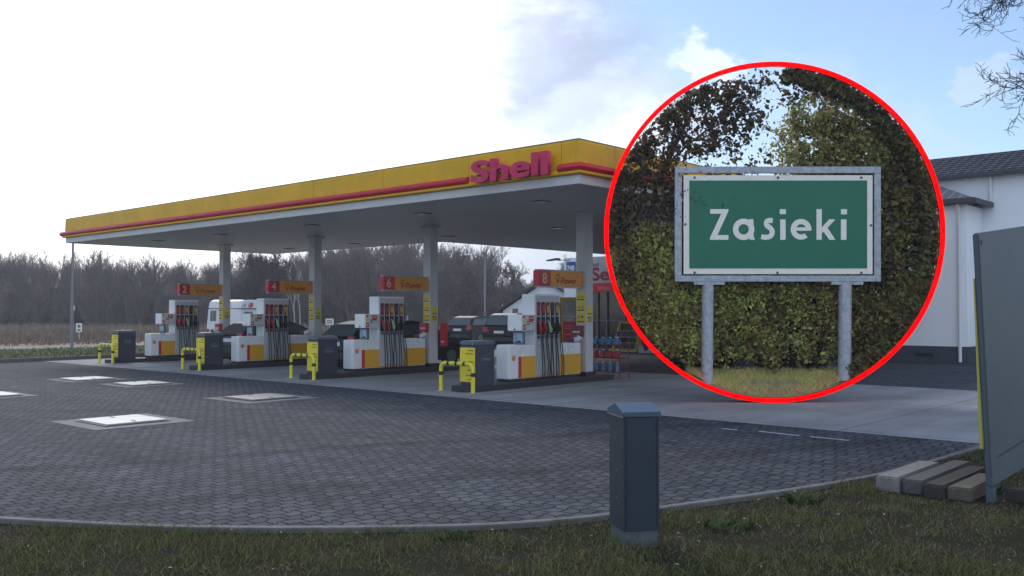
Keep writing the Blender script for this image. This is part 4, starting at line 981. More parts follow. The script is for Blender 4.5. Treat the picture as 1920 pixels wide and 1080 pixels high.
# water bottle rack by the nearest column
def water_rack():
    t = thing('water_rack', 'dark red wire shelf rack with bottles beside the nearest canopy column', 'rack', (-14.05, 19.35, 0))
    rm = mat('rack_red', (.22, .02, .03), .45); b = MB()
    for xx in (-.62, .42):
        for yy in (-.18, .22): b.tube([(xx, yy, .0), (xx, yy, 1.05)], .015, 6)
    for z in (.16, .52, .86):
        for yy in (-.18, .22): b.tube([(-.62, yy, z), (.42, yy, z)], .010, 5)
        for q in range(8): b.tube([(-.62+q*.148, -.18, z), (-.62+q*.148, .22, z)], .006, 4)
        for xx in (-.62, .42): b.tube([(xx, -.18, z), (xx, .22, z)], .010, 5)
    b.build('wire_frame', rm, t)
    bw = mat('water_blue', (.06, .20, .42), .15); bc = mat('pack_red', (.42, .02, .04), .35); wc = mat('cap_white', (.7, .7, .7), .4)
    for q in range(4):
        xx = -.42+q*.22
        for (z, m_, h_, r_, lb, gr) in ((.165, bw, .24, .05, 'blue water bottle on the lowest shelf of the red rack', 'blue bottles on the lowest rack shelf'), (.525, bc, .20, .085, 'red canister with white cap on the middle shelf of the red rack', 'red canisters on the middle rack shelf'), (.865, bw, .17, .09, 'squat blue bottle on the top shelf of the red rack', 'blue bottles on the top rack shelf')):
            bo = MB(); bo.tube([(0, 0, 0), (0, 0, h_*.7), (0, 0, h_*.9)], [r_, r_, r_*.5], 10); bo.m = 1; bo.tube([(0, 0, h_*.9), (0, 0, h_*1.02)], r_*.4, 8)
            o = bo.build('bottle', [m_, wc]); o.location = (-14.05+xx, 19.33, z+.006); tag(o, lb+', '+['leftmost', 'second from left', 'third from left', 'rightmost'][q], 'bottle', gr)
water_rack()

# ================================================================== VEHICLES
paint_k = mat('car_black', (.006, .007, .010), .3, spec=.35)
paint_s = mat('car_anthracite', (.02, .022, .028), .3, spec=.4)
car_glass = mat('car_glass', (.07, .095, .10), .12, spec=.7)
lampred = mat('tail_red', (.40, .01, .02), .2)
def car(name, label, loc, rotz, prof_lo, prof_hi, width, wheels, paint, wheel_r=.31, plate=True, groupn='cars at the filling station'):
    """prof_lo: side outline (y back=0 to front) of lower body; prof_hi: greenhouse outline; local +y is forward"""
    t = thing(name, label, 'car', loc, rotz, groupn); w2 = width/2
    b = MB()
    def loft(poly, w_in, w_out, z_mid):
        lo = []; hi = []
        for y, z in poly:
            k = 1 if z < z_mid else 1-(z-z_mid)*.35
            lo.append((-w2*w_out*k, y, z)); hi.append((w2*w_out*k, y, z))
        return lo, hi
    lo, hi = loft(prof_lo, 1, 1, .85); b.hexa(lo, hi); b.build('body', paint, t, .05, seg=3)
    zb = min(z for y, z in prof_hi); zt = max(z for y, z in prof_hi)
    lo = []; hi = []
    for y, z in prof_hi:
        k = 1-.22*(z-zb)/(zt-zb); lo.append((-w2*.95*k, y, z)); hi.append((w2*.95*k, y, z))
    b = MB(); b.hexa(lo, hi); b.build('cabin', paint, t, .04, seg=2)
    # windows: side panes and front/rear screens lie 4 mm proud
    yb0, yb1 = prof_hi[0][0], prof_hi[-1][0]; tops = [p for p in prof_hi if p[1] > zt-.12]
    yt0, yt1 = min(p[0] for p in tops), max(p[0] for p in tops)
    def xs(z): return w2*.95*(1-.22*(z-zb)/(zt-zb))
    z0, z1 = zb+.06, zt-.13; f0 = (z0-zb)/(zt-zb); f1 = (z1-zb)/(zt-zb)
    ya0 = yb0+(yt0-yb0)*f0+.14; ya1 = yb0+(yt0-yb0)*f1+.12; yc0 = yb1+(yt1-yb1)*f0-.14; yc1 = yb1+(yt1-yb1)*f1-.12
    for s_ in (-1, 1):
        n = 3
        for i in range(n):
            a0 = ya0+(yc0-ya0)*i/n+.03; a1 = ya0+(yc0-ya0)*(i+1)/n-.03; b0 = ya1+(yc1-ya1)*i/n+.03; b1 = ya1+(yc1-ya1)*(i+1)/n-.03
            X0 = s_*(xs(z0)+.004); X1 = s_*(xs(z1)+.004); t2 = s_*.004
            bb_ = MB(); bb_.hexa([(X0, a0, z0), (X0, a1, z0), (X1, b1, z1), (X1, b0, z1)], [(X0+t2, a0, z0), (X0+t2, a1, z0), (X1+t2, b1, z1), (X1+t2, b0, z1)]); bb_.build('side_window', car_glass, t)
    for (ybx, ytx, sg, nm) in ((yb0, yt0, -1, 'rear_window'), (yb1, yt1, 1, 'windscreen')):
        ylo = ybx+(ytx-ybx)*f0+sg*.014; yhi = ybx+(ytx-ybx)*f1+sg*.014
        bb_ = MB(); bb_.hexa([(-xs(z0)+.10, ylo, z0), (xs(z0)-.10, ylo, z0), (xs(z1)-.10, yhi, z1), (-xs(z1)+.10, yhi, z1)], [(-xs(z0)+.10, ylo+sg*.008, z0), (xs(z0)-.10, ylo+sg*.008, z0), (xs(z1)-.10, yhi+sg*.008, z1), (-xs(z1)+.10, yhi+sg*.008, z1)]); bb_.build(nm, car_glass, t)
    for yw in wheels:
        for s_ in (-1, 1):
            bb_ = MB(); bb_.tube([(s_*(w2-.19), yw, wheel_r), (s_*(w2-.17), yw, wheel_r), (s_*(w2-.0), yw, wheel_r), (s_*(w2+.012), yw, wheel_r)], [wheel_r*.93, wheel_r, wheel_r, wheel_r*.93], 24); wh = bb_.build('tyre', tyre, t)
            bb_ = MB(); bb_.tube([(s_*(w2+.0125), yw, wheel_r), (s_*(w2+.022), yw, wheel_r)], [wheel_r*.66, wheel_r*.6], 20)
            bb_.build('rim', rim_m, wh)
    yr = min(p[0] for p in prof_lo)
    for s_ in (-1, 1):
        bb_ = MB(); bb_.hexa([(s_*(w2-.34), yr-.006+.04, .78), (s_*(w2-.03), yr+.05, .76), (s_*(w2-.03), yr+.07, .98), (s_*(w2-.26), yr+.05, .98)], [(s_*(w2-.34), yr-.03, .78), (s_*(w2-.03), yr-.0, .76), (s_*(w2-.03), yr+.02, .98), (s_*(w2-.26), yr-.01, .98)]); bb_.build('tail_light', lampred, t)
        bb_ = MB(); ym = yb1-.35; bb_.box((s_*(w2*.95), ym, zb+.02), (s_*(w2*.95+.17), ym+.10, zb+.15)); bb_.build('mirror', paint, t, .02)
    if plate:
        bb_ = MB(); bb_.box((-.26, yr-.022, .70), (.26, yr-.012, .82)); bb_.build('number_plate', mat('plate_pale', (.72, .72, .70), .4), t)
    bb_ = MB(); bb_.box((-w2+.06, yr-.05, .34), (w2-.06, yr+.1, .52)); bb_.build('bumper', mat('bumper_dark', (.03, .03, .035), .4), t, .04)
    return t
L_hatch = [(.0, .32), (.05, .22), (4.1, .20), (4.25, .34), (4.24, .62), (4.05, .78), (3.1, .92), (.05, .98), (-.02, .62)]
H_hatch = [(.03, .96), (.42, 1.38), (.95, 1.46), (2.0, 1.45), (2.3, 1.38), (3.2, .93)]
a1 = G(858, 646); car('parked_car', 'dark hatchback parked with its rear to the camera, left of the pair near the trees', (a1.x, a1.y, 0), R(8), [(y*1.0, z) for y, z in L_hatch], [(y, z) for y, z in H_hatch], 1.76, (.78, 3.35), paint_k)
L_mpv = [(.0, .32), (.05, .22), (4.3, .20), (4.42, .34), (4.40, .66), (4.1, .86), (3.3, 1.02), (.02, 1.06), (-.02, .62)]
H_mpv = [(.01, 1.04), (.26, 1.52), (.7, 1.62), (2.2, 1.62), (2.5, 1.54), (3.5, 1.02)]
a2 = G(930, 654); car('parked_car', 'black people carrier parked with its rear to the camera beside the nearest pump', (a2.x+.1, a2.y+.1, 0), R(12), L_mpv, H_mpv, 1.80, (.80, 3.4), paint_k)
# dark estate behind the pump under sign 6
L_est = [(.0, .30), (.06, .20), (4.75, .19), (4.88, .32), (4.85, .60), (4.6, .76), (3.7, .92), (.05, .95), (-.02, .6)]
H_est = [(.02, .93), (.50, 1.32), (1.0, 1.42), (2.4, 1.43), (2.8, 1.36), (3.95, .92)]
car('parked_car', 'black estate car refuelling behind the pump below sign 6', (-21.95, 16.7, 0), R(0), L_est, H_est, 1.78, (.85, 3.85), paint_k)
L_sed = [(.0, .32), (.05, .20), (4.3, .19), (4.42, .32), (4.40, .60), (4.1, .76), (3.2, .90), (1.0, .95), (.1, .93), (-.02, .6)]
H_sed = [(.03, .90), (.55, 1.30), (1.05, 1.37), (1.9, 1.38), (2.15, 1.32), (3.05, .90)]
car('parked_car', 'dark grey hatchback with bright rear pillar behind the pump below sign 4', (-27.4, 16.5, 0), R(0), L_sed, H_sed, 1.72, (.75, 3.4), paint_s)

def caravan():
    c = D(419, 600, 47); t = thing('touring_caravan', 'white touring caravan with small rear window seen behind the farthest column', 'caravan', (c.x, c.y, 0), YAW+R(-14))
    wm = mat('caravan_white', (.66, .69, .73), .4, noise=.05)
    W2 = 1.02
    # rear face at y=0 looking towards -y; profile across the side
    b = MB(); side = [(.06, .42), (5.0, .42), (5.1, .8), (4.7, 2.1), (4.2, 2.42), (3.0, 2.46), (.8, 2.44), (.22, 2.36), (.10, 2.0), (-.02, .9)]
    lo = [(-W2 + (.10 if z > 1.9 else 0), y, z) for y, z in side]; hi = [(W2 - (.10 if z > 1.9 else 0), y, z) for y, z in side]; b.hexa(lo, hi); b.build('body', wm, t, .06, seg=3)
    b = MB(); b.box((-W2-.01, -.03, .38), (W2+.01, .06, .50)); b.build('bumper', mat('bumper_grey', (.35, .37, .4), .5), t, .02)
    b = MB(); b.hexa([(-.78, .02, 1.30), (-.45, .02, 1.30), (-.45, .075, 1.86), (-.78, .075, 1.86)], [(-.78, -.02, 1.30), (-.45, -.02, 1.30), (-.45, .035, 1.86), (-.78, .035, 1.86)]); b.build('window', mat('caravan_glass', (.10, .11, .12), .2), t)
    b = MB(); b.box((-W2-.004, .12, 1.96), (W2+.004, 4.6, 1.99)); b.hexa([(-W2+.02, .06, 1.96), (W2-.02, .06, 1.96), (W2-.02, .09, 1.99), (-W2+.02, .09, 1.99)], [(-W2+.02, .10, 1.96), (W2-.02, .10, 1.96), (W2-.02, .14, 1.99), (-W2+.02, .14, 1.99)]); b.build('trim_strip', darkgrey, t)
    for xx in (-.9, .9):
        b = MB(); b.box((xx-.07, -.035, .62), (xx+.07, .03, .86)); b.build('tail_light', lampred, t)
    b = MB(); b.box((W2+.002, .5, 1.62), (W2+.012, 1.7, 1.80)); b.m = 1; b.box((W2+.002, 1.3, 2.05), (W2+.012, 1.75, 2.28)); b.m = 0; b.disc((W2+.002, .55, 2.15), (1, 0, 0), .09, .01, 12); b.build('side_graphic', [mat('graphic_grey', (.12, .13, .17), .4), red], t)
    b = MB(); b.tube([(W2-.2, 2.4, .30), (W2-.02, 2.4, .30)], .30, 20); b.build('wheel', tyre, t)
    b = MB(); b.tube([(-W2+.2, 2.4, .30), (-W2+.02, 2.4, .30)], .30, 20); b.build('wheel', tyre, t)
caravan()
for o_ in bpy.data.objects:
    if o_.name == 'touring_caravan':
        o_.scale = (.97, .66, .94)

# ================================================================== INDIVIDUAL BARE TREES
def at(px, d, py=584):
    p = D(px, py, d); return (p.x, p.y, -.08)
tri_tree_object('bare_tree', 'large spreading bare tree with forked trunk between the second and third columns', 31, at(512, 92), 8.6, spread=.62, levels=5, trunk_r=.42, kids=3, low=.3, twig=.035)
for i, (px, d, h, sd, sp, lb) in enumerate((
    (842, 84, 7.9, 41, .45, 'tall dense bare tree right behind the second nearest column'),
    (878, 88, 8.0, 42, .45, 'tall bare tree above the dark hatchback'),
    (915, 90, 7.6, 43, .45, 'bare tree with pale branches beside the lamp post'),
    (957, 86, 6.8, 44, .5, 'lower bare tree above the ridge of the gabled house'),
    (983, 96, 7.0, 45, .5, 'low bare tree left of the house chimney'),
    (1052, 80, 6.9, 46, .5, 'rounded bare tree above the number 8 sign'),
    (738, 94, 8.6, 47, .42, 'slender bare tree above number 6 sign'),
    (655, 96, 8.8, 48, .42, 'thin bare tree right of the third column'),
    (862, 100, 8.9, 49, .45, 'bare tree standing behind the dark hatchback tree'),
    )):
    tri_tree_object('bare_tree', lb, sd, at(px, d), h, spread=sp, levels=5 if h < 9 else 5, trunk_r=.16, kids=2, low=.15, twig=.028, group='bare trees before the woodland', m=bark_far)
birch = mat('birch_bark', (.42, .41, .38), .8, noise=.4, nscale=1.5)
for px, sd in ((552, 61), (563, 62)):
    tri_tree_object('birch_tree', 'slim pale birch %s of the pair in front of the wood' % ('left' if px == 552 else 'right'), sd, at(px, 90), 6.5, spread=.3, levels=3, trunk_r=.07, kids=1, low=.4, twig=.02, group='pale birches', m=birch)
# poplar-like twigs at far left above the wood
tri_tree_object('bare_tree', 'tall upright bare tree rising over the wood beside the left canopy corner', 71, at(165, 112), 9.6, spread=.25, levels=5, trunk_r=.15, kids=2, low=.3, twig=.03, group='bare trees before the woodland', m=bark_far)
tri_tree_object('bare_tree', 'tall narrow bare tree right of the left canopy corner', 72, at(190, 114), 9.3, spread=.25, levels=5, trunk_r=.15, kids=2, low=.3, twig=.03, group='bare trees before the woodland', m=bark_far)
tri_tree_object('bare_tree', 'bare treetop showing over the shop roof at the right', 73, at(1905, 62), 12.6, spread=.5, levels=5, trunk_r=.22, kids=2, low=.4, twig=.022)

# tree on the right whose branches hang into the picture
def overhang_tree():
    base = D(2150, 900, 13.0); base.z = -.02
    t = thing('bare_tree', 'bare tree standing right of the frame with branches hanging into the top right corner', 'tree', base)
    rr = random.Random(5); TB = MB(); CB = MB()
    top = base + Vector((0, 0, 9.5)); trunk = smooth3([base, base+Vector((.1, .05, 3)), base+Vector((-.05, .1, 6)), top], 3)
    TB.tube([v-base for v in trunk], [.24*(1-.075*i) for i in range(len(trunk))], 10)
    TB.build('trunk', bark, t)
    def twigs(p, d, ln, r, lev):
        steps = 5 if lev == 0 else 4; q = p; pts = [p]; rs = [r]
        for s_ in range(steps):
            d = (d+Vector((rr.uniform(-1, 1), rr.uniform(-1, 1), rr.uniform(-.9, .9)))*.36).normalized(); q2 = q+d*ln/steps; pts.append(q2); rs.append(max(r*(1-.17*(s_+1)), .0028))
            if lev < 3:
                for _ in range(2 if lev == 0 else (1 if rr.random() < .75 else 2)):
                    sd = Vector((rr.uniform(-1, 1), rr.uniform(-1, 1), rr.uniform(-.7, .9))).normalized(); nd = (d*1.0+sd*1.15).normalized()
                    twigs(q.lerp(q2, rr.random()), nd, ln*rr.uniform(.35, .62), max(rs[-1]*.6, .0036), lev+1)
            q = q2
        CB.tube([v-base for v in pts], rs, 4 if lev else 6, cap=False)
    for start_z, tgt, r0 in ((7.5, (1960, -60), .075), (5.6, (1990, 170), .05)):
        s0 = base+Vector((0, 0, start_z)); e0 = D(tgt[0], tgt[1], 11.5); pts = smooth3([s0, s0.lerp(e0, .5)+Vector((0, 0, .25)), e0], 4); CB.tube([v-base for v in pts], [r0*(1-.06*i) for i in range(len(pts))], 7)
        ends = {7.5: [(1825, 20), (1850, 66), (1885, 60), (1860, 5)], 5.6: [(1862, 236), (1895, 130), (1912, 165)]}[start_z]
        for ex_ in ends:
            e1 = D(ex_[0], ex_[1], 11.3+rr.uniform(-.5, .5)); dd = e1-e0; twigs(e0, dd.normalized(), dd.length*.80, r0*.32, 1 if dd.length < .9 else 0)
    CB.build('crown', mat('twig_bark', (.045, .035, .04), .9), t)
overhang_tree()

# ================================================================== INSET CIRCLE WITH THE TOWN SIGN, BUILT AS A STANDING ROUND DISPLAY
RD = 17.33               # distance of its face
def L3(px, py, back=0.0):   # point on the face plane (parallel to the inset circle), pushed back by `back` metres
    return D(px, py, RD) + Fw*back
PXM = RD/F
RC = L3(1452, 435.6)
AXR, AXU, AXN = Rv, Up, -Fw
def W3(u, v, back=0.0): return RC + AXR*u + AXU*v + Fw*back       # metres in the inset circle's own plane
ring_bottom = W3(0, -319.5*PXM)
DEP = .50
def ring():
    base = Vector((ring_bottom.x, ring_bottom.y, 0)); t = thing('inset_ring_frame', 'big bright red inset ring round the green town sign and its trees', 'frame', base)
    ro, ri = 319.3*PXM, 311.3*PXM; b = MB(); n = 160; vs = []
    ro2 = ri+.025; sec = [(ro2, 0), (ro2, DEP), (ri, DEP), (ri, 0)]
    for i in range(n):
        a = 2*math.pi*i/n
        for rad, bk in sec: vs.append(W3(math.cos(a)*rad, math.sin(a)*rad, bk)-base)
    fs = []
    for i in range(n):
        j = (i+1) % n
        for k in range(4): fs.append((i*4+k, i*4+(k+1) % 4, j*4+(k+1) % 4, j*4+k))
    fa = [f for i in range(n) if 200 < (i+.5)*360/n < 340 for f in fs[i*4:i*4+4]]
    fb = fs[:]; b.add(vs, fa); b.build('trough', mat('drum_dark', (.03, .035, .02), .8), t)
    b = MB(); v2 = []
    for i in range(n):
        a = 2*math.pi*i/n
        for rad, bk in ((ri+.03, 0), (ri+.03, .05), (ri, .05), (ri, 0)): v2.append(W3(math.cos(a)*rad, math.sin(a)*rad, bk)-base)
    b.add(v2, [f for i in range(n) if not 200 < (i+.5)*360/n < 340 for f in fs[i*4:i*4+4]]); b.build('back_hoop', mat('drum_dark', (.03, .035, .02), .8), t)
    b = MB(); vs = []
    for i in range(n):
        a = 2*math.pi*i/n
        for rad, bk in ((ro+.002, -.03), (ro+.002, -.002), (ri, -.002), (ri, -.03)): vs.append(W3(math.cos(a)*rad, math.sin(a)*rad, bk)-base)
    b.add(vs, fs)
    rm = mat('red_rim_added_glow', (.5, .0, .0), .8, spec=0.0); bs = rm.node_tree.nodes['Principled BSDF']; bs.inputs['Emission Color'].default_value = (1, 0, 0, 1); bs.inputs['Emission Strength'].default_value = 1.0  # glow added so the rim, no lamp itself, shows pure red
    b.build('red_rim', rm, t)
    return t
ring()
RI = 310.5*PXM
def town_sign():
    base = W3(0, -280*PXM, .12)
    t = thing('town_sign', 'green town sign reading Zasieki in a galvanised frame on two round posts', 'sign', base)
    def pt(px, py, bk): return L3(px, py, bk)-base
    def slab(b, x0, y0, x1, y1, bk0, bk1):
        lo = [pt(x0, y0, bk1), pt(x1, y0, bk1), pt(x1, y1, bk1), pt(x0, y1, bk1)]; hi = [pt(x0, y0, bk0), pt(x1, y0, bk0), pt(x1, y1, bk0), pt(x0, y1, bk0)]; b.hexa(lo, hi)
    gs = mat('sign_galvanised', (.40, .44, .49), .5, metal=.2, noise=.35, nscale=11, bump=.15, bscale=30)
    b = MB(); slab(b, 1267, 311, 1655.5, 323.5, .09, .16); slab(b, 1267.5, 516.5, 1655.5, 528, .09, .16); slab(b, 1267, 323.6, 1280, 516.4, .09, .16); slab(b, 1643, 323.6, 1655.5, 516.4, .09, .16); b.build('frame', gs, t, .006, seg=1)
    b = MB(); slab(b, 1283.5, 327.5, 1639.5, 514, .085, .11); b.build('plate', mat('sign_cream_border', (.82, .81, .74), .5, noise=.06), t, .004, seg=1)
    gg = mat('sign_green_face', (.003, .155, .085), .45, noise=.08, nscale=2)
    b = MB(); slab(b, 1294, 337.5, 1629, 503, .079, .0845); b.build('green_field', gg, t)
    for px0, px1 in ((1319.5, 1341.5), (1578.5, 1602.5)):
        c = (px0+px1)/2; dx = (c-1452); yb = 435.6+math.sqrt(311**2-(dx*1.0)**2)
        rad = (px1-px0)/2*PXM
        b = MB(); b.tube([pt(c, 528.5, .16), pt(c-1.5, yb+.5, .16)], rad, 20); b.build('post', gs, t)
    for a0, a1_ in ((1303, 1361), (1562, 1622)):
        b = MB(); slab(b, a0, 528.2, a1_, 534, .08, .17); b.build('bracket', gs, t, .004, seg=1)
    b = MB()
    for sx, sy in ((1304, 332), (1461, 332), (1618, 332), (1304, 511), (1460, 511), (1618, 511), (1286.5, 420), (1636, 422)): b.tube([pt(sx, sy, .08), pt(sx, sy, .072)], .022, 10)
    b.build('bolt', darkgrey, t)
    # lettering, from strokes
    lm = mat('sign_letter_cream', (.82, .81, .75), .45)
    def zc(x_, y_): return (x_/4.153+1250, y_/4.153+300)
    def glyph(polys, dz=0.0):
        b = MB()
        for k, poly in enumerate(polys):
            e = .0005*k
            hi = [pt(*zc(x_, y_), .073-e) for x_, y_ in poly]; lo = [pt(*zc(x_, y_), .078) for x_, y_ in poly]; b.hexa(lo, hi)
        b.build('letter', lm, t)
    def rect(x0, y0, x1, y1): return [(x0, y0), (x1, y0), (x1, y1), (x0, y1)]
    def arcband(cx, cy, ro_, ri_, a0, a1_, n=18, sy=1.0):
        out = []
        for i in range(n):
            p0_ = R(a0+(a1_-a0)*i/n); p1_ = R(a0+(a1_-a0)*(i+1)/n)
            out.append([(cx+ro_*math.cos(p0_), cy-ro_*sy*math.sin(p0_)), (cx+ro_*math.cos(p1_), cy-ro_*sy*math.sin(p1_)), (cx+ri_*math.cos(p1_), cy-ri_*sy*math.sin(p1_)), (cx+ri_*math.cos(p0_), cy-ri_*sy*math.sin(p0_))])
        return out
    def ringband(*a, **k):   # one closed band as a single solid
        b = MB(); return arcband(*a, **k)
    def solid(quads, extra=(), e0=.0):
        b = MB()
        for q in quads:
            hi = [pt(*zc(x_, y_), .073-e0) for x_, y_ in q]; lo = [pt(*zc(x_, y_), .078) for x_, y_ in q]; b.hexa(lo, hi)
        for k, poly in enumerate(extra):
            e = e0+.0007*(k+1); hi = [pt(*zc(x_, y_), .073-e) for x_, y_ in poly]; lo = [pt(*zc(x_, y_), .078) for x_, y_ in poly]; b.hexa(lo, hi)
        b.build('letter', lm, t)
    solid([], [[(345, 380), (488, 380), (488, 396), (402, 583), (488, 583), (488, 620), (343, 620), (343, 605), (432, 416), (345, 416)]])
    solid(arcband(607, 538, 84, 41, 0, 360, 36), [[(650, 458), (684, 458), (684, 590), (694, 620), (656, 620), (650, 600)]])
    sp = [(834, 470), (812, 468), (792, 474), (784, 490), (790, 508), (808, 522), (826, 540), (830, 563), (822, 585), (800, 598), (770, 600), (745, 595)]
    sp = [(p.x, p.y) for p in smooth_curve(sp, 3)]; qs = []
    hw = 19.5; ed = []
    for i, p in enumerate(sp):
        a_ = Vector(sp[max(i-1, 0)]); c_ = Vector(sp[min(i+1, len(sp)-1)]); d_ = (c_-a_).normalized(); n_ = Vector((-d_.y, d_.x))*hw; ed.append((Vector(p)+n_, Vector(p)-n_))
    for i in range(len(ed)-1): qs.append([tuple(ed[i][0]), tuple(ed[i+1][0]), tuple(ed[i+1][1]), tuple(ed[i][1])])
    solid(qs)
    solid([], [rect(893, 460, 935, 620), rect(890, 380, 937, 419)])
    solid(arcband(1056, 538, 81, 40, 2, 310, 30), [rect(1012, 522, 1137, 549)])
    solid([], [rect(1177, 380, 1218, 620), [(1219, 522), (1277, 460), (1325, 460), (1262, 526), (1325, 620), (1277, 620), (1232, 556), (1219, 568)]])
    solid([], [rect(1368, 460, 1411, 620), rect(1368, 380, 1415, 421)])
town_sign()

def leaves(name, parent, centers, size, m, seed=0, base=None, flat=.0):
    """centers (n,3) world; one folded rhombus per leaf"""
    r = np.random.default_rng(seed); n = len(centers); s_ = size*(.45+1.1*r.uniform(0, 1, n)**1.8)
    th_ = r.uniform(0, 2*np.pi, n); ph = np.arccos(r.uniform(-1, 1, n))
    a = np.stack([np.sin(ph)*np.cos(th_), np.sin(ph)*np.sin(th_), np.cos(ph)], 1)
    q = r.normal(size=(n, 3)); bvec = np.cross(a, q); bvec /= np.linalg.norm(bvec, axis=1)[:, None]+1e-9
    c = centers if base is None else centers-np.array(base)
    v = np.stack([c-a*s_[:, None]*.5, c+bvec*s_[:, None]*.32, c+a*s_[:, None]*.5, c-bvec*s_[:, None]*.32], 1).reshape(-1, 3)
    f = np.arange(n*4).reshape(-1, 4)
    return rawmesh(name, v, f, m, parent)
def clumpy(n, seed, shape, dens, clump=40, csize=.20, d0=.2, d1=.47):
    """points in display plane coordinates (px), gathered into clumps, inside the hoop and where dens(px,py)>rand"""
    r = np.random.default_rng(seed); out = []
    x0, y0, x1, y1 = shape; nc = max(1, n//clump)
    cx_ = r.uniform(x0, x1, nc); cy_ = r.uniform(y0, y1, nc); cb_ = r.uniform(d0, d1, nc)
    k = dens(cx_, cy_); keep = r.uniform(0, 1, nc) < k; cx_ = cx_[keep]; cy_ = cy_[keep]; cb_ = cb_[keep]
    idx = np.repeat(np.arange(len(cx_)), clump)
    s_ = csize/PXM; rad = r.normal(size=(len(idx), 2))*s_*.5
    X = cx_[idx]+rad[:, 0]; Y = cy_[idx]+rad[:, 1]; B = np.clip(cb_[idx]+r.normal(size=len(idx))*.06, d0, d1)
    ok = (np.hypot(X-1452, Y-435.6) < 306) & (Y < 760)
    X = X[ok]; Y = Y[ok]; B = B[ok]
    rx = np.array(AXR); ux = np.array(AXU); fx = np.array(Fw); rc = np.array(RC)
    return rc+np.outer((X-1452)*PXM, rx)+np.outer(-(Y-435.6)*PXM, ux)+np.outer(B, fx)
def ss(x, a, b):
    t = np.clip((x-a)/(b-a), 0, 1); return t*t*(3-2*t)
def inset_tree(name, label, cat, trunk_px, branches, mats_pts, seed):
    base = L3(*trunk_px[0], .34)
    t = thing(name, label, cat, base)
    b = MB(); pts = [L3(x_, y_, .36)-base for x_, y_ in trunk_px]; pts = smooth3(pts, 3); b.tube(pts, [.075*(1-.6*i/len(pts)) for i in range(len(pts))], 8); b.build('trunk', bark, t)
    if branches:
        b = MB()
        for br_ in branches:
            pts = smooth3([L3(x_, y_, .33)-base for x_, y_ in br_], 3); b.tube(pts, [.028*(1-.8*i/len(pts)) for i in range(len(pts))], 5)
        b.build('branches', bark, t)
    for i, (pts, size, m_) in enumerate(mats_pts): leaves('foliage', t, pts, size, m_, seed+i, base)
    return t
dk = M_leaf('leaf_dark', (.06, .075, .032), (.15, .09, .05), .6, .3)
ol = M_leaf('leaf_olive', (.36, .41, .14), (.38, .33, .13), .5, .5)
md = M_leaf('leaf_mid', (.23, .29, .09), (.34, .26, .09), .8, .5)
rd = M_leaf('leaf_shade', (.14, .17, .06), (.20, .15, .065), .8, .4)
lg = M_leaf('leaf_sunlit', (.54, .60, .20), (.44, .50, .14), .6, .55)  # lighter clumps stand in for sunlight, contrast put into the leaf colour
yg = M_leaf('leaf_yellow', (.55, .54, .18), (.34, .27, .10), .4, .5)
# dark tree upper left
def rimarc(n, a0, a1_, r0, sd):
    r = np.random.default_rng(sd); an = r.uniform(R(a0), R(a1_), n); rd_ = r.uniform(r0, 310, n); bk_ = r.uniform(.02, .4, n)
    k_ = vnoise(an*14, rd_*.05, 1.0, 3) > .38; an = an[k_]; rd_ = rd_[k_]; bk_ = bk_[k_]
    return np.array(RC)+np.outer(np.cos(an)*rd_*PXM, np.array(AXR))+np.outer(np.sin(an)*rd_*PXM, np.array(AXU))+np.outer(bk_, np.array(Fw))
def d_dark(x_, y_):
    edge = 1372 - np.clip(230-y_, 0, 200)*-.15
    inside = 1-ss(x_, 1385, 1455)
    top = 1-ss(y_, 375, 430)*ss(x_, 1150, 1290)
    gap = np.where((y_ < 175) & (x_ > 1360), .9, 1.0)
    n_ = vnoise(x_, y_, .022, 5)
    return np.clip(inside*gap*(1-ss(y_, 395, 420))*(.20+.5*(1-ss(x_, 1250, 1345))*ss(y_, 225, 270)+.9*ss(n_, .25, .7)), 0, 1)
pd1 = clumpy(16000, 51, (1140, 120, 1475, 420), d_dark, 14, .15, .10, .45)
def d_topR(x_, y_): return (1-ss(y_, 160, 185))*np.clip(1-np.abs(x_-1500)/80, 0, 1)*1.0+(1-ss(y_, 150, 165))*((x_ > 1400) & (x_ < 1462))*.7
inset_tree('leafy_tree', 'dark leaved tree filling the upper left of the red ring', 'tree', [(1216, 640), (1218, 500), (1228, 380), (1262, 290), (1300, 210)],
    [[(1228, 380), (1290, 340), (1370, 320)], [(1250, 310), (1330, 240), (1420, 205)], [(1262, 290), (1280, 200), (1330, 150)], [(1222, 420), (1180, 380), (1155, 340)], [(1228, 360), (1300, 385), (1360, 400)], [(1226, 400), (1205, 300), (1215, 240)]],
    [(pd1, .10, dk), (rimarc(2600, 94, 205, 268, 78), .10, dk), (clumpy(900, 57, (1400, 120, 1560, 200), d_topR, 14, .13, .1, .4), .10, dk)], 300)
# olive tree upper middle
def d_ol(x_, y_):
    e = ss(x_, 1425, 1490)*(1-ss(x_, 1600, 1720)); tp_ = ss(y_, 150+np.clip(1560-x_, 0, 120)*.55, 190+np.clip(1560-x_, 0, 120)*.6)
    return e*tp_*(.2+.95*ss(vnoise(x_, y_, .045, 8), .35, .6))
pts_o = clumpy(19000, 61, (1425, 130, 1720, 420), d_ol, 24, .16, .18, .40)
def d_ol2(x_, y_): return ss(x_, 1475, 1560)*(.3+.8*ss(vnoise(x_, y_, .05, 9), .35, .6))*ss(y_, 120, 150)
pts_o2 = clumpy(14000, 62, (1450, 125, 1770, 430), d_ol2, 24, .18, .22, .46)
inset_tree('leafy_tree', 'olive green autumn tree behind the top right of the town sign', 'tree', [(1560, 640), (1562, 480), (1570, 350), (1585, 230)],
    [[(1570, 350), (1520, 280), (1490, 210)], [(1572, 330), (1630, 270), (1670, 240)], [(1580, 270), (1560, 200), (1540, 160)]],
    [(pts_o, .085, ol), (pts_o2, .10, md)], 320)
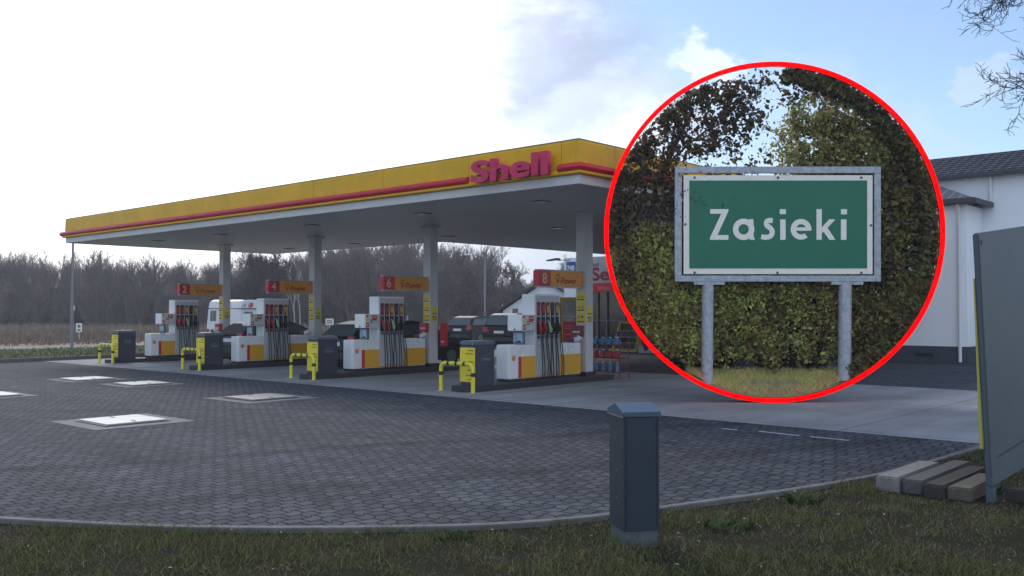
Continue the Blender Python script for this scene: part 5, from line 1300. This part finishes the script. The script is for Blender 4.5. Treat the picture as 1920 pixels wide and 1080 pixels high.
# dark tree on the right
def rimleaf(n, a_):
    r = np.random.default_rng(77); an = r.uniform(R(-62), R(86), n); rd_ = r.uniform(286, 311, n); bk_ = r.uniform(.01, .34, n)
    return np.array(RC)+np.outer(np.cos(an)*rd_*PXM, np.array(AXR))+np.outer(np.sin(an)*rd_*PXM, np.array(AXU))+np.outer(bk_, np.array(Fw))
def d_r(x_, y_): return ss(x_, 1610, 1680)*(.08+ss(vnoise(x_, y_, .05, 4), .38, .6))
pts_r = clumpy(22000, 71, (1600, 200, 1775, 720), d_r, 24, .20, .20, .46)
def d_r2(x_, y_): return ss(x_, 1620, 1680)*ss(vnoise(x_, y_, .04, 14), .45, .8)
pts_r2 = clumpy(6000, 72, (1600, 200, 1775, 690), d_r2, 24, .16, .14, .3)
inset_tree('leafy_tree', 'shaded dark green tree filling the right side of the red ring', 'tree', [(1680, 645), (1684, 520), (1690, 400), (1680, 300)],
    [[(1690, 400), (1720, 340), (1735, 300)], [(1688, 440), (1650, 380), (1640, 340)]], [(pts_r, .11, rd), (pts_r2, .09, md), (np.concatenate([rimleaf(12000, a_) for a_ in (0,)]), .11, rd)], 340)
# bushes
def bush(label, box, dens, n, seed, m_list, sizes, dd=(.2, .46), base_px=None):
    base = L3(base_px[0], base_px[1], .33); t = thing('bush', label, 'bush', base, 0, 'bushes behind the town sign')
    b = MB(); rr = random.Random(seed)
    for k in range(7):
        x_ = base_px[0]+rr.uniform(-40, 40); pts = smooth3([L3(base_px[0], base_px[1], .33)-base, L3(x_, base_px[1]-50, .35)-base, L3(x_+rr.uniform(-25, 25), base_px[1]-110, .38)-base], 3); b.tube(pts, [.02*(1-.08*i) for i in range(len(pts))], 5)
    b.build('stems', bark, t)
    for i, (m_, s_, fr) in enumerate(zip(m_list, sizes, (.75, .8, .6))):
        f_ = (lambda x_, y_: dens(x_, y_)*(1-ss(y_, 640+70*vnoise(x_, y_*0, .035, 12), 660+70*vnoise(x_, y_*0, .035, 12)))*(.05+ss(vnoise(x_, y_, .055, seed+3), .42, .62))) if i == 0 else (lambda x_, y_, i=i: dens(x_, y_)*ss(vnoise(x_, y_, .05, seed+i), .52, .62)*(1-ss(y_, 640, 690)))
        leaves('foliage', t, clumpy(int(n*fr), seed+10*i, box, f_, 24, .17, dd[0] if i == 0 else .19, dd[1] if i == 0 else .33), s_, m_, seed+i, base)
bush('pale green bush at the left of the town sign inside the red ring', (1135, 395, 1300, 610), lambda x_, y_: ss(y_, 410+np.clip(1215-x_, 0, 80)*.7, 450+np.clip(1215-x_, 0, 80)*.6)*(1-ss(x_, 1270, 1300))*(.7+.4*vnoise(x_, y_, .05, 2)), 17000, 81, [md, lg, yg], [.085, .08, .07], base_px=(1215, 660))
bush('wide green bush below the left part of the town sign', (1180, 500, 1345, 700), lambda x_, y_: ss(y_, 500, 530)*(1-ss(y_, 660, 700))*(.8+.3*vnoise(x_, y_, .05, 3)), 16000, 82, [md, lg, yg], [.09, .075, .07], base_px=(1290, 690))
bush('green bush between the two posts of the town sign', (1330, 500, 1590, 700), lambda x_, y_: ss(y_, 500, 520)*(1-ss(y_, 655, 690))*(.85+.3*vnoise(x_, y_, .05, 4)), 26000, 83, [md, lg, rd], [.09, .075, .08], base_px=(1455, 695))
bush('dark green bush right of the right post of the town sign', (1570, 500, 1730, 720), lambda x_, y_: ss(y_, 500, 530)*(1-ss(y_, 690, 720))*(.85+.3*vnoise(x_, y_, .05, 6)), 15000, 84, [rd, md], [.09, .08], base_px=(1650, 690))
# hedge mass closing the view behind the bushes, coloured dark as shaded gaps
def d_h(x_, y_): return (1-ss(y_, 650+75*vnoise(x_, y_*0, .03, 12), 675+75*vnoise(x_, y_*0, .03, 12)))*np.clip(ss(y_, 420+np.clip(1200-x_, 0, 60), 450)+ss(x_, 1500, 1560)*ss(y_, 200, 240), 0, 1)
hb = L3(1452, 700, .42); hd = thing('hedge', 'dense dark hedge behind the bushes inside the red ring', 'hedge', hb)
leaves('foliage', hd, clumpy(22000, 91, (1135, 200, 1775, 745), d_h, 16, .25, .44, .485), .17, mat('hedge_shade_core', (.022, .028, .012), .8, island=.4), 91, hb)
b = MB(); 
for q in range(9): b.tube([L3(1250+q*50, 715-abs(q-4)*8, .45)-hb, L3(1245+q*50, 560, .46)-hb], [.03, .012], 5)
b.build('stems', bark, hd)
# grass at the foot, growing on soil lying in the hoop
def soil_bank():
    b = MB(); n = 40; top = []; bot = []; rr = random.Random(3)
    for i in range(n+1):
        x_ = 1290+i*(1618-1290)/n; yb = 435.6+math.sqrt(310.5**2-(x_-1452)**2); yt = min(yb-2, 718+rr.uniform(-2, 2)); top.append((x_, yt)); bot.append((x_, yb))
    for i in range(n):
        b.add([L3(*top[i], .18), L3(*top[i+1], .18), L3(*bot[i+1], .03), L3(*bot[i], .03), L3(top[i][0], top[i][1]-14, .47), L3(top[i+1][0], top[i+1][1]-14, .47)], [(0, 1, 2, 3), (4, 5, 1, 0)])
    return b.build('soil_bank', mat('bank_soil', (.24, .20, .10), .95, noise=.4, nscale=10))
struct(soil_bank())
r = np.random.default_rng(33); n = 15000; X = r.uniform(1270, 1650, n); t_ = r.uniform(0, 1, n)
Yb = 435.6+np.sqrt(308**2-np.clip(np.abs(X-1452), 0, 300)**2); Yg = Yb-(Yb-700)*t_; okg = (Yg > 695) & (np.hypot(X-1452, Yg-435.6) < 307)
X = X[okg]; Yg = Yg[okg]; bk = .05+.40*t_[okg]
P0 = np.array(RC)+np.outer((X-1452)*PXM, np.array(AXR))+np.outer(-(Yg-435.6)*PXM, np.array(AXU))+np.outer(bk, np.array(Fw))
hh = r.uniform(.05, .13, len(X)); ww = r.uniform(.008, .02, len(X)); ln = r.normal(size=len(X))*.05
rx = np.array(AXR); ux = np.array([0, 0, 1.0])
v = np.stack([P0-rx*ww[:, None]/2, P0+rx*ww[:, None]/2, P0+rx*(ln[:, None])+ux*hh[:, None]], 1).reshape(-1, 3)
tag(rawmesh('bank_grass', v, np.arange(len(v)).reshape(-1, 3), M_leaf('bank_grass', (.62, .66, .24), (.70, .55, .28), .45, .5, nscale=3)), kind='stuff')
# ------------------------------------------------------------------ set each copied thing's origin on its own foot
dg = bpy.context.view_layer; dg.update()
for o in list(bpy.data.objects):
    if o.type == 'EMPTY' and o.parent is None and o.name.split('.')[0] in ('pump_island', 'fuel_pump', 'service_bin', 'hoop_barrier'):
        k = o.name.split('.')[0]; off = {'pump_island': 16.5, 'fuel_pump': 16.5, 'service_bin': 14.4, 'hoop_barrier': 13.85}[k]
        zoff = .128 if k in ('fuel_pump', 'service_bin') else 0
        d_ = Vector((0 if k != 'hoop_barrier' else -.235, off, zoff)); o.location += d_
        for c in [x_ for x_ in bpy.data.objects if x_.parent == o]: c.location -= d_

# ------------------------------------------------------------------ thin haze over the whole place
hz = MB(); hz.box((-260, -60, -1.2), (70, 260, 26))
hzm = bpy.data.materials.new('haze'); hzm.use_nodes = True; ht = hzm.node_tree; ht.nodes.remove(ht.nodes['Principled BSDF'])
pvn = ht.nodes.new('ShaderNodeVolumePrincipled'); pvn.inputs['Color'].default_value = (.85, .90, 1, 1); pvn.inputs['Density'].default_value = .0010; pvn.inputs['Anisotropy'].default_value = .3
ht.links.new(pvn.outputs[0], ht.nodes['Material Output'].inputs['Volume'])
tag(hz.build('haze', hzm), kind='stuff')
